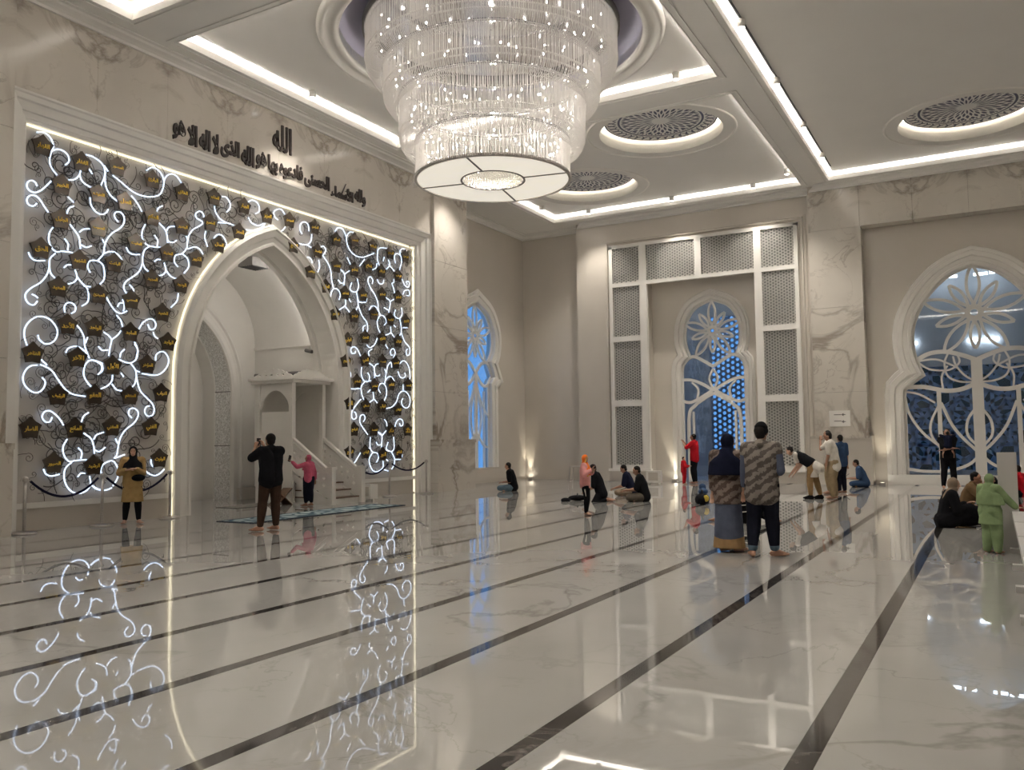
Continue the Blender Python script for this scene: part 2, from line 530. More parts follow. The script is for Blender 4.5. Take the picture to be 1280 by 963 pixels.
for i, lst in rosettes.items():
    for cx, cy, r in lst:
        mb = MB().lathe([(r, ZR), (r, 10.24), (.02, 10.24)], (cx, cy, 0), 64)
        build('rosette_recess', mb, M['white'], ceil, True)
        build('rosette_disc', MB().lathe([(.01, 10.16), (r - .12, 10.16), (r - .12, 10.19), (.01, 10.19)], (cx, cy, 0), 64), M['pat_white'], ceil)
        mb = MB(); rosette_art(mb, cx, cy, 10.155, r - .12)
        build('rosette_pattern', mb, M['navy'], ceil)['kind'] = 'stuff'
        build('led_ring', MB().tube([(cx + (r - .108) * math.cos(2 * PI * k / 64), cy + (r - .108) * math.sin(2 * PI * k / 64), 10.186) for k in range(64)], .011, 4, True), M['cove_warm'], ceil)
        build('rosette_rim', MB().lathe([(r + .3, ZR + .01), (r + .32, ZR - .03), (r + .36, ZR - .03), (r + .38, ZR + .01)], (cx, cy, 0), 72), M['white'], ceil, True)
# cornice along the walls
def cornice(name, pts, inward):
    mb = MB()
    prof = [(0, 9.42), (.05, 9.42), (.06, 9.47), (.12, 9.5), (.2, 9.53), (.22, 9.57), (.30, 9.575), (.30, 9.62)]
    def path(o): return [(p[0] + q[0] * o, p[1] + q[1] * o) for p, q in zip(pts, inward)]
    sweep(mb, path, prof, HZ)
    return build(name, mb, M['ceil'], ceil)
cornice('cornice', [(-8.2, 14.65), (22.85, 14.65), (22.85, 16.0), (29.3, 16.0), (29.3, 13.4), (28.75, 13.4), (28.75, 4.95), (28.4, 4.95), (28.4, -12.2)],
        [(0, -1), (1, -1), (1, -1), (-1, -1), (-1, -1), (-1, -1), (-1, -1), (-1, -1), (-1, 0)])

# ================================================================== qibla wall (left in the picture)
wl = struct('wall_left')
PX0, PX1, PZ0, PZ1 = 8.75, 20.55, .5, 7.35       # screen opening
FY = 14.65                                        # frieze plane
SY = 15.0                                         # screen plane
x = -8.2
marks = [11.51 + 1.585 * k for k in range(-13, 8)]
marks = [m_ for m_ in marks if m_ < 22.6] + [22.85]
for a, b in zip([-8.2] + marks, marks):
    if b - a > .05:
        build('frieze_slab', MB().box(a + .001, b - .001, FY, SY + .2, 7.78, 9.62), M['frieze'], wl)
def frame_path(o):
    return [(PX0 - o, 0), (PX0 - o, PZ1 + o), (PX1 + o, PZ1 + o), (PX1 + o, 0)]
mb = MB()
sweep(mb, frame_path, [(0, SY + .05), (0, SY - .06), (.05, SY - .09), (.06, SY - .13), (.15, SY - .15), (.16, SY - .20), (.30, SY - .25), (.32, SY - .30), (.40, SY - .33), (.425, SY - .36), (.46, FY - .02), (.46, FY + .02)], QY)
build('screen_frame', mb, M['white'], wl)
# pilasters either side
for nm, x0, x1, b0, b1 in (('a', 6.3, 8.29, 6.15, 8.35), ('b', 21.01, 22.85, 20.95, 23.02)):
    y_ = FY - .12
    for z0, z1 in ((1.56, 3.0), (3.006, 5.0), (5.006, 7.0), (7.006, 9.43)):
        build('pilaster_slab', MB().box(x0, x1, y_, 16.2, z0, z1), M['frieze'], wl)
    build('pilaster_base', MB().box(b0, b1, y_ - .14, 16.2, 0, 1.46), M['frieze'], wl)
    build('pilaster_ledge', MB().box(b0 - .0, b1 + .0, y_ - .18, 16.2, 1.46, 1.56), M['frieze'], wl)
build('wall_slab', MB().box(-8.2, 6.15, FY + .1, SY + .2, 0, 7.78), M['wall'], wl)
ARC = dict(cx=14.78, zs=2.9, a=2.78, e=1.25)
def arch(o, z0=0.0): return pointed(ARC['cx'], o, ARC['zs'], ARC['a'], ARC['e'], z0)
# plinth under the screen, both sides of the arch
build('plinth_slab', MB().box(PX0, 12.05, SY - .02, SY + .2, 0, PZ0), M['wall'], wl)
build('plinth_slab', MB().box(17.5, PX1, SY - .02, SY + .2, 0, PZ0), M['wall'], wl)
build('plinth_rail', MB().box(PX0, 12.0, SY - .06, SY + .1, PZ0 - .1, PZ0), M['white'], wl)
build('plinth_rail', MB().box(17.57, PX1, SY - .06, SY + .1, PZ0 - .1, PZ0), M['white'], wl)
# arch surround
mb = MB()
sweep(mb, lambda o: arch(o), [(0.0, SY + .02), (0.0, SY - .14), (-.08, SY - .20), (-.10, SY - .15), (-.24, SY - .13), (-.26, SY - .08), (-.36, SY - .06), (-.38, SY - .10), (-.44, SY - .10), (-.44, SY + .45), (-.52, SY + .47), (-.52, SY + .62), (-.3, SY + .64)], QY)
build('arch_surround', mb, M['white'], wl)
# alcove behind the arch
AX0, AX1, AYB = 12.4, 17.02, 17.85
zsp = 4.15
build('alcove_wall', MB().box(AX1, AX1 + .2, SY + .5, AYB + .2, 0, 7.0), M['white'], wl)
build('alcove_wall', MB().box(AX0 - .2, AX0, SY + .5, AYB + .2, 0, 7.0), M['white'], wl)
build('alcove_wall', MB().box(AX0, AX0 + .42, SY + .45, SY + .6, 0, 4.0), M['white'], wl)
NI = dict(cx=14.78, zs=2.9, a=1.36, e=.85)
def nich(o): return pointed(NI['cx'], o, NI['zs'], NI['a'], NI['e'])
mb = MB().plate([(AX0, 0), (AX0, 7.2), (AX1, 7.2), (AX1, 0)][::-1], [], QY, AYB + 1.0, AYB + 1.1)
build('niche_back', mb, M['white'], wl)
np_ = nich(0)
outer = [(AX0, 0)] + [(AX0, 7.2), (AX1, 7.2), (AX1, 0)] + np_[::-1]
build('alcove_back', MB().plate(outer, [], QY, AYB, AYB + .15), M['white'], wl)
mb = MB(); sweep(mb, nich, [(.42, AYB), (.42, AYB - .05), (.34, AYB - .09), (.3, AYB - .05), (.2, AYB - .03), (.18, AYB - .08), (.06, AYB - .10), (0, AYB - .06), (0, AYB + .05)], QY)
build('niche_moulding', mb, M['white'], wl)
mb = MB(); sweep(mb, nich, [(-.01, AYB - .02), (-.01, AYB + .55)], QY)
M['mosaic'] = vary(mat('glittering_mosaic', (.80, .775, .73), .25), (.80, .775, .73), .35, 26, .3)
build('niche_mosaic', mb, M['mosaic'], wl)
mb = MB(); sweep(mb, nich, [(-.0, AYB + .55), (-.05, AYB + .56), (-.05, AYB + 1.02)], QY)
build('niche_reveal', mb, M['white'], wl)
for zz in (2.9, 4.4, 1.45):
    mb = MB(); q = [p for p in nich(-.015) if p[0] > 14.8]
    build('mosaic_joint', MB().box(16.105, 16.135, AYB - .02, AYB + .55, zz, zz + .02), M['grey'], wl) if zz < 3 else None
# vault
mb = MB(); n = 24
vs = []
for y_ in (SY + .4, AYB + .1):
    for k in range(n + 1):
        a = PI * k / n
        vs.append(((AX0 + AX1) / 2 - (AX1 - AX0) / 2 * math.cos(a), y_, zsp + 2.15 * math.sin(a)))
mb.add(vs, [(k, k + 1, n + 2 + k, n + 1 + k) for k in range(n)])
build('vault', mb, M['white'], wl, True)
build('vault_moulding', MB().box(AX1 - .05, AX1, SY + .5, AYB, zsp - .05, zsp), M['white'], wl)
mb = MB(); sweep(mb, lambda o: arch(o), [(-.30, SY + .66), (-.30, SY + .70), (-.26, SY + .70)], QY)
M['alcove_fill'] = glow('alcove_fill', (1.0, .95, .90), 6.5)
build('led_strip', mb, M['alcove_fill'], wl)  # unseen glowing strip added behind the arch to brighten the alcove
build('alcove_baseboard', MB().box(16.3, AX1, AYB - .06, AYB, 0, .32), M['wall'], wl)
# recess with the blue window
WB = dict(cx=25.86)
def mirror_out(cx, half):
    """half: list of (du, z) from the left foot up to the apex (du >= 0)"""
    l = [(cx - du, z) for du, z in half]
    return l + [(cx + du, z) for du, z in reversed(half[:-1])]
def half_outline(jamb, sill, sh, neck, ext, apex, z_sh, z_nk, z_ext):
    low = [(jamb, sill), (jamb, z_sh - .25), ((jamb + sh) / 2, z_sh - .08), (sh, z_sh), (neck, z_nk)]
    if abs(sh - jamb) < .02: low = [(jamb, sill), (jamb, z_sh), (neck, z_nk)]
    c = [(neck, z_nk, 0), (neck + (ext - neck) * .75, z_nk + (z_ext - z_nk) * .45, 0), (ext, z_ext, 0),
         (ext * .93, z_ext + (apex - z_ext) * .32, 0), (ext * .62, z_ext + (apex - z_ext) * .72, 0), (0, apex, 0)]
    cc = catmull(c, 5)
    return low[:-1] + [(p[0], p[1]) for p in cc]
hb = half_outline(.9, .54, 1.17, .86, 1.19, 6.52, 3.85, 4.4, 5.2)
ob = mirror_out(25.86, hb)
# wall slabs round the window opening
WY = 16.0
build('recess_wall', MB().plate([(22.8, 0), (29.4, 0), (29.4, 9.62), (22.8, 9.62)], [ob], QY, WY, WY + .35), M['wall'], wl)

# ================================================================== windows
def rosette_curves(cx, cz, rl, rs, n=5, start=90, sx=1.0):
    out = []
    for k in range(2 * n):
        a = R(start + 180 / n * k); rr = rl if k % 2 == 0 else rs
        for s_ in (1, -1):
            b0 = (.19 * rl * math.cos(a - s_ * R(108)), .19 * rl * math.sin(a - s_ * R(108)))
            c0 = (rr * .58 * math.cos(a + s_ * R(33)), rr * .58 * math.sin(a + s_ * R(33)))
            t0 = (rr * math.cos(a), rr * math.sin(a))
            pts = []
            for j in range(9):
                t = j / 8
                pts.append((cx + sx * ((1 - t) ** 2 * b0[0] + 2 * t * (1 - t) * c0[0] + t * t * t0[0]),
                            cz + (1 - t) ** 2 * b0[1] + 2 * t * (1 - t) * c0[1] + t * t * t0[1]))
            out.append(pts)
    return out
def flat_band(pts, wd, fn, d0, d1, parent, name, m, sub=4):
    """curved flat bar of width wd lying in the wall plane"""
    p = [(q.x, q.y) for q in catmull([(a, b, 0) for a, b in pts], sub)] if sub else pts
    l, r_ = offs(p, wd / 2), offs(p, -wd / 2)
    n = len(p); vs = []
    for d in (d0, d1):
        vs += [fn(a, b, d) for a, b in l] + [fn(a, b, d) for a, b in r_]
    fs = []
    for i in range(n - 1):
        fs += [(i, i + 1, n + i + 1, n + i), (2 * n + i, 3 * n + i, 3 * n + i + 1, 2 * n + i + 1),
               (i, 2 * n + i, 2 * n + i + 1, i + 1), (n + i, n + i + 1, 3 * n + i + 1, 3 * n + i)]
    fs += [(0, n, 3 * n, 2 * n), (n - 1, 3 * n - 1, 4 * n - 1, 2 * n - 1)]
    return build(name, MB().add(vs, fs), m, parent)
def window_unit(idx, cx, outl, fn, d, sgn, curves, ros, wd=.075, mould=.42, base=True, name='window'):
    """d: plane of the wall face, sgn: direction into the room (-1 = smaller depth)"""
    root = struct('%s_%d' % (name, idx))
    g = d + .16 * -sgn
    pr = lambda o: offs(outl, o)
    mb = MB()
    s_ = sgn
    sweep(mb, pr, [(-.02, g - .02 * s_), (-.02, d), (.0, d + .04 * s_), (.08, d + .06 * s_), (.10, d + .02 * s_), (mould * .45, d + .03 * s_), (mould * .5, d + .08 * s_), (mould * .75, d + .09 * s_), (mould * .8, d + .04 * s_), (mould, d + .05 * s_), (mould + .03, d)], fn)
    build('window_moulding', mb, M['white'], root)
    mb = MB(); sweep(mb, pr, [(-.09, g), (-.09, g + .05 * s_), (.0, g + .05 * s_), (.0, g)], fn)
    build('window_frame', mb, M['white'], root)
    build('pane', MB().plate(outl, [], fn, g - .012 * s_, g - .03 * s_), M['glass'], root)
    for k, c in enumerate(curves):
        flat_band(c[0], c[1], fn, g - (.010 - .0004 * k) * s_, g + (.060 + .0009 * k) * s_, root, 'tracery_bar', M['white'], c[2] if len(c) > 2 else 4)
    for k, c in enumerate(rosette_curves(*ros)): flat_band(c, wd, fn, g - (.010 - .0004 * k) * s_, g + (.040 + .0009 * k) * s_, root, 'tracery_petal', M['white'], 0)
    return root
def both(cx, curves):
    out = []
    for c in curves:
        out.append(([(cx - u, z) for u, z in c[0]],) + tuple(c[1:]))
        out.append(([(cx + u, z) for u, z in c[0]],) + tuple(c[1:]))
    return out
cb = both(25.86, [([(.98, 4.12), (.75, 4.35), (.4, 4.3), (0, 3.95)], .1), ([(1.12, 3.78), (.7, 3.5), (.35, 3.6), (0, 3.95)], .1),
                  ([(.88, 2.3), (.6, 2.6), (.25, 3.1), (.05, 3.6)], .06), ([(.1, 3.4), (.33, 2.6), (.3, 2.0), (.1, 1.5)], .06), ([(.88, 1.25), (.5, 1.35), (.1, 1.75)], .06)])
cb += [([(25.86, 3.95), (25.86, .54)], .17, 0), ([(26.4, 3.3), (26.4, .54)], .05, 0), ([(25.32, 3.3), (25.32, .54)], .05, 0)]
window_unit(1, 25.86, ob, QY, WY, -1, cb, (25.86, 5.3, 1.12, .78), .07, .4)
build('window_apron', MB().box(24.5, 27.25, WY - .06, WY, .1, .5), M['wall'], wl)
build('recess_baseboard', MB().box(22.9, 29.3, WY - .04, WY, 0, .1), M['wall'], wl)

# ================================================================== far wall
M['cream'] = vary(mat('cream_paint', (.69, .645, .58), .3), (.69, .645, .58), .03, 1)
wf = struct('wall_far')
build('corner_slab', MB().box(29.3, 29.7, 13.4, 16.3, 0, 9.62), M['wall'], wf)
FX0 = 28.75
DZ = 7.18
# wall round the lattice frame: with the deep doorway
build('doorway_wall', MB().plate([(5.0, 0), (13.4, 0), (13.4, 9.62), (5.0, 9.62)][:1] + [(6.75, 0), (6.75, DZ), (10.68, DZ), (10.68, 0)] + [(13.4, 0), (13.4, 9.62), (5.0, 9.62)], [], FX, FX0, 29.55), M['wall'], wf)
hd = [(1.17, 0.0), (1.17, 3.9), (1.12, 4.15), (.98, 4.33), (.88, 4.42)]
hd += [(p.x, p.y) for p in catmull([(.88, 4.42, 0), (1.0, 4.8, 0), (1.03, 5.25, 0), (.93, 5.75, 0), (.6, 6.2, 0), (0, 6.46, 0)], 5)][1:]
od = mirror_out(8.52, hd)
DX = 29.4
build('doorway_back', MB().plate([(6.75, 0)] + od[::-1] + [(10.68, 0), (10.68, DZ), (6.75, DZ)], [], FX, DX, DX + .3), M['cream'], wf)
cdv = both(8.52, [([(1.02, 4.28), (.7, 4.42), (.35, 4.25), (0, 4.03)], .11), ([(1.15, 3.6), (.8, 3.58), (.4, 3.42), (0, 3.17)], .1),
                  ([(1.15, 2.85), (.85, 2.78), (.45, 2.95), (0, 3.22)], .1), ([(.78, 3.5), (.56, 3.25), (.6, 2.9)], .07),
                  ([(0, 3.95), (.15, 3.6), (0, 3.2)], .06), ([(.92, 0), (.92, 2.2), (.7, 2.65), (.35, 2.9), (0, 3.1)], .11), ([(.75, 0), (.75, 2.45)], .07, 0)])
window_unit(2, 8.52, od, FX, DX, -1, cdv, (8.52, 5.3, 1.05, .78), .075, .3)
# marble pilasters and frieze round the big window
for y0, y1 in ((3.38, 4.95), (-4.3, -2.72)):
    for z0, z1 in ((1.52, 2.9), (2.906, 5.6), (5.606, 8.12)):
        build('pilaster_slab', MB().box(28.4, 29.3, y0, y1, z0, z1), M['frieze_far'], wf)
    build('pilaster_base', MB().box(28.3, 29.3, y0 - .1, y1 + .16, 0, 1.44), M['wall'], wf)
    build('pilaster_ledge', MB().box(28.26, 29.3, y0 - .1, y1 + .16, 1.44, 1.52), M['frieze_far'], wf)
for a, b in ((4.95, 3.4), (3.4, 1.88), (1.88, .36), (.36, -1.16), (-1.16, -2.68), (-2.68, -4.3), (-4.3, -12.2)):
    build('frieze_slab', MB().box(28.4, 29.3, b + .003, a - .003, 8.126, 9.62), M['frieze_far'], wf)
hw = [(2.05, .3), (2.05, 2.75), (2.02, 2.95), (1.92, 3.06), (1.75, 3.2), (1.5, 3.38)]
hw += [(p.x, p.y) for p in catmull([(1.5, 3.38, 0), (1.68, 3.85, 0), (1.75, 4.4, 0), (1.72, 4.85, 0), (1.58, 5.3, 0), (1.28, 5.82, 0), (.85, 6.28, 0), (.4, 6.55, 0), (0, 6.68, 0)], 4)][1:]
CW = .36
ow = mirror_out(CW, hw)
WX = 28.95
build('window_wall', MB().plate([(-12.2, 0), (3.5, 0), (3.5, 9.62), (-12.2, 9.62)], [ow], FX, WX, WX + .35), M['wall'], wf)
cw = both(CW, [([(1.66, 3.82), (1.25, 4.03), (.8, 4.05), (.38, 3.93), (0, 3.76)], .13), ([(1.95, 3.0), (1.45, 3.0), (.85, 2.86), (.4, 2.9), (0, 3.08)], .13),
               ([(1.62, 3.8), (1.1, 3.84), (.7, 3.66), (.52, 3.55)], .055), ([(1.62, 3.8), (1.3, 3.55), (.85, 3.48), (.62, 3.55), (.45, 3.72), (.5, 3.95)], .055),
               ([(.02, 3.1), (.32, 3.3), (.55, 3.62), (.62, 3.9)], .055), ([(.02, 3.1), (.45, 3.12), (.78, 3.3), (.86, 3.7), (.75, 4.0)], .055),
               ([(.93, 2.92), (.95, 3.3), (.78, 3.62)], .055),
               ([(2.02, 2.85), (1.9, 2.2), (1.55, 1.6), (1.12, 1.2)], .075), ([(2.02, 2.88), (1.6, 2.78), (1.16, 2.5)], .06),
               ([(1.0, 2.5), (.72, 1.8), (.4, 1.35), (.02, .95)], .085), ([(1.08, 2.4), (1.3, 1.9), (1.3, 1.5), (1.1, 1.15)], .065),
               ([(.05, 2.35), (.3, 1.95), (.32, 1.5), (.05, 1.15)], .075), ([(.02, .9), (.35, .6), (.9, .42), (1.5, .4), (2.03, .48)], .085),
               ([(1.05, 2.95), (1.05, .3)], .12, 0)])
cw += [([(CW, 3.76), (CW, .3)], .30, 0)]
window_unit(3, CW, ow, FX, WX, -1, cw, (CW, 5.2, 1.46, 1.1), .085, .5)
build('window_step', MB().box(28.8, WX, -2.2, 2.92, 0, .3), M['white'], wf)
build('mullion_groove', MB().box(WX - .235 + .34, WX - .2 + .34, CW - .012, CW + .012, .3, 3.0), M['grey'], wf)
# enclosing walls behind the camera
for nm, b in (('wall_back', (-8.6, -8.2, -12.4, 15.2, 0, 9.62)), ('wall_right', (-8.4, 29.5, -12.6, -12.2, 0, 9.62))):
    o = build(nm, MB().box(*b), M['wall']); o['kind'] = 'structure'

# ================================================================== veranda outside
def kagome(mb, u0, u1, v0, v1, s, wd, fn, d0, d1, angs=(30, 90, 150)):
    """three families of straight bars clipped to a rectangle"""
    cu, cv = (u0 + u1) / 2, (v0 + v1) / 2
    ext_ = math.hypot(u1 - u0, v1 - v0) / 2
    for ang in angs:
        dx, dy = math.cos(R(ang)), math.sin(R(ang)); nx, ny = -dy, dx
        k = -int(ext_ / s) - 1
        while k * s < ext_ + s:
            o = (k + .5) * s
            px_, py_ = cu + nx * o, cv + ny * o
            t0, t1 = -1e9, 1e9
            ok = True
            for p, d, lo, hi in ((px_, dx, u0, u1), (py_, dy, v0, v1)):
                if abs(d) < 1e-6:
                    if p < lo or p > hi: ok = False
                    continue
                a, b = (lo - p) / d, (hi - p) / d
                if a > b: a, b = b, a
                t0 = max(t0, a); t1 = min(t1, b)
            if ok and t1 - t0 > .02:
                a = (px_ + dx * t0, py_ + dy * t0); b = (px_ + dx * t1, py_ + dy * t1)
                vs = []
                for d in (d0, d1):
                    for q in (a, b):
                        for s_ in (-1, 1): vs.append(fn(q[0] + nx * wd / 2 * s_, q[1] + ny * wd / 2 * s_, d))
                mb.add(vs, [(0, 1, 3, 2), (4, 6, 7, 5), (0, 2, 6, 4), (1, 5, 7, 3), (0, 4, 5, 1), (2, 3, 7, 6)])
            k += 1
    return mb
VX = 33.0
ext = struct('trim_1')
build('veranda_floor', MB().box(29.7, 40, -14, 22, -.2, -.02), M['ext'], ext)
build('veranda_ceiling', MB().box(29.7, 33.4, -14, 16.5, 7.4, 7.6), M['ext'], ext)
hl = [rect(-3.9, 4.5, .3, 3.9), rect(8.25, 9.68, .2, 6.3)]
build('veranda_wall', MB().plate(rect(-14, 17, 0, 7.5), hl, FX, VX, VX + .3), M['ext'], ext)
build('veranda_lattice', kagome(kagome(MB(), -3.9, 4.5, .3, 3.9, .62, .12, FX, VX + .1, VX + .16), -3.9, 4.5, .3, 3.9, .62, .12, FX, VX + .17, VX + .22, (0, 60, 120)), M['ext_lattice'], ext)
build('veranda_lattice', kagome(MB(), 8.25, 9.68, .2, 6.3, .19, .055, FX, VX + .1, VX + .16), M['ext_lattice'], ext)
M['veranda_glow'] = glow('veranda_glow', (.85, .93, 1.0), 5)
for x_, y0, z_, l_ in ((32.4, 1.3, 6.86, .42), (32.4, .85, 6.88, .35), (32.4, -.05, 6.88, .42), (32.4, -.5, 6.9, .4), (32.85, 2.2, 4.72, .5), (32.85, .25, 4.7, .4), (32.85, -.3, 4.7, .45), (30.5, 3.2, 7.3, 1.2), (30.5, -2.4, 7.3, 1.2), (31, 7.4, 7.3, 1.2), (31, 9.8, 7.3, 1.2)):
    build('veranda_glow_bar', MB().box(x_, x_ + .1, y0, y0 + l_, z_, z_ + .08), M['veranda_glow'], ext)  # long tubes added to brighten the veranda; short bars make bright dashes
build('dark_backdrop', MB().box(37.6, 37.9, -14, 6.6, -.1, 4.6), cloth('backdrop_dark', (.035, .06, .05), scale=3), ext)  # dark sheet added behind the lattice so its gaps read darker
# ================================================================== lattice surround of the doorway
t = thing('lattice_surround', 'white framed lattice screen panels round the tall doorway', 'screen', (28.6, 8.68, 0))
LX = 28.6
def loc(o, root):        # keep world geometry while parenting to an Empty placed elsewhere
    o.location = -Vector(root.location); return o
cols = [(5.47, 6.53), (6.78, 8.58), (8.82, 10.6), (10.86, 11.9)]
rowsz = [(.58, 2.68), (2.9, 5.03), (5.22, 7.03), (7.18, 8.46)]
panels = []
for c in (0, 3):
    for rz in range(4): panels.append((cols[c], rowsz[rz]))
for c in (1, 2): panels.append((cols[c], rowsz[3]))
for (u0, u1), (v0, v1) in panels:
    o = build('lattice_panel', kagome(MB(), u0, u1, v0, v1, .088, .03, FX, LX + .05, LX + .075), M['white'], t); loc(o, t)
    loc(build('panel_backing', MB().box(LX + .10, LX + .12, u0 - .03, u1 + .03, v0 - .03, v1 + .03), M['lattice_back'], t), t)
def rail(u0, u1, v0, v1): loc(build('frame_rail', MB().box(LX, LX + .15, u0, u1, v0, v1), M['white'], t), t)
for u0, u1 in ((5.34, 5.47), (11.9, 12.03)): rail(u0, u1, .45, 8.56)
for u0, u1 in ((6.53, 6.78), (10.6, 10.86)): rail(u0, u1, .45, 8.46)
rail(8.58, 8.82, 7.18, 8.46); rail(5.34, 12.03, 8.46, 8.58)
rail(6.78, 10.6, 7.05, 7.18)
for c in (0, 3):
    for a, b in ((.45, .58), (2.68, 2.9), (5.03, 5.22), (7.03, 7.18)): rail(cols[c][0], cols[c][1], a, b)
for u0, u1 in ((5.2, 6.82), (10.56, 12.17)):
    loc(build('frame_sill', MB().box(LX - .06, LX + .15, u0, u1, .36, .45), M['white'], t), t)
    loc(build('frame_plinth', MB().box(LX + .02, LX + .15, u0 + .06, u1 - .06, 0, .36), M['wall'], t), t)
# mouldings behind the frame
mb = MB(); sweep(mb, lambda o: [(5.25 - o, 0), (5.25 - o, 8.67 + o), (12.12 + o, 8.67 + o), (12.12 + o, 0)], [(0, LX + .16), (0, LX + .08), (.06, LX + .06), (.08, LX + .11), (.16, LX + .11), (.16, LX + .16)], FX)
build('surround_moulding', mb, M['wall'], wf)

# ================================================================== the screen of divine names
scr = thing('calligraphy_screen', 'wrought iron scroll screen with lit tubes and name plaques around the tall arch', 'screen', (14.65, 15.0, .5))
def sbuild(name, mb, m, parent=scr, smooth=False):
    o = build(name, mb, m, parent, smooth)
    if parent is scr: o.location = -Vector(scr.location)
    return o
ap = [p for p in arch(-.05) if p[1] >= PZ0]
ap = [(ap[0][0], PZ0)] + ap + [(ap[-1][0], PZ0)]
sbuild('backing_panel', MB().plate([(PX0 - .02, PZ0)] + ap + [(PX1 + .02, PZ0), (PX1 + .02, PZ1 + .02), (PX0 - .02, PZ1 + .02)], [], QY, SY, SY + .08), M['panel'])
# warm light line round the opening and the arch
e_ = .035
for a, b in (((PX0, PZ1 - e_), (PX1, PZ1 - e_)), ((PX1 - e_, 0.03), (PX1 - e_, PZ1))):
    sbuild('edge_light', MB().bar((a[0], SY - .03, a[1]), (b[0], SY - .03, b[1]), .034, .03, (0, 1, 0)), M['strip_gold'])
al = [p for p in arch(.03)]
h_ = len(al) // 2
sbuild('edge_light', MB().tube([(p[0], SY - .05, max(p[1], .03)) for p in al[:h_ + 1]], .02, 6), M['strip_gold'])
sbuild('edge_light', MB().tube([(p[0], SY - .05, max(p[1], .03)) for p in al[h_:]], .02, 6), M['strip_gold'])

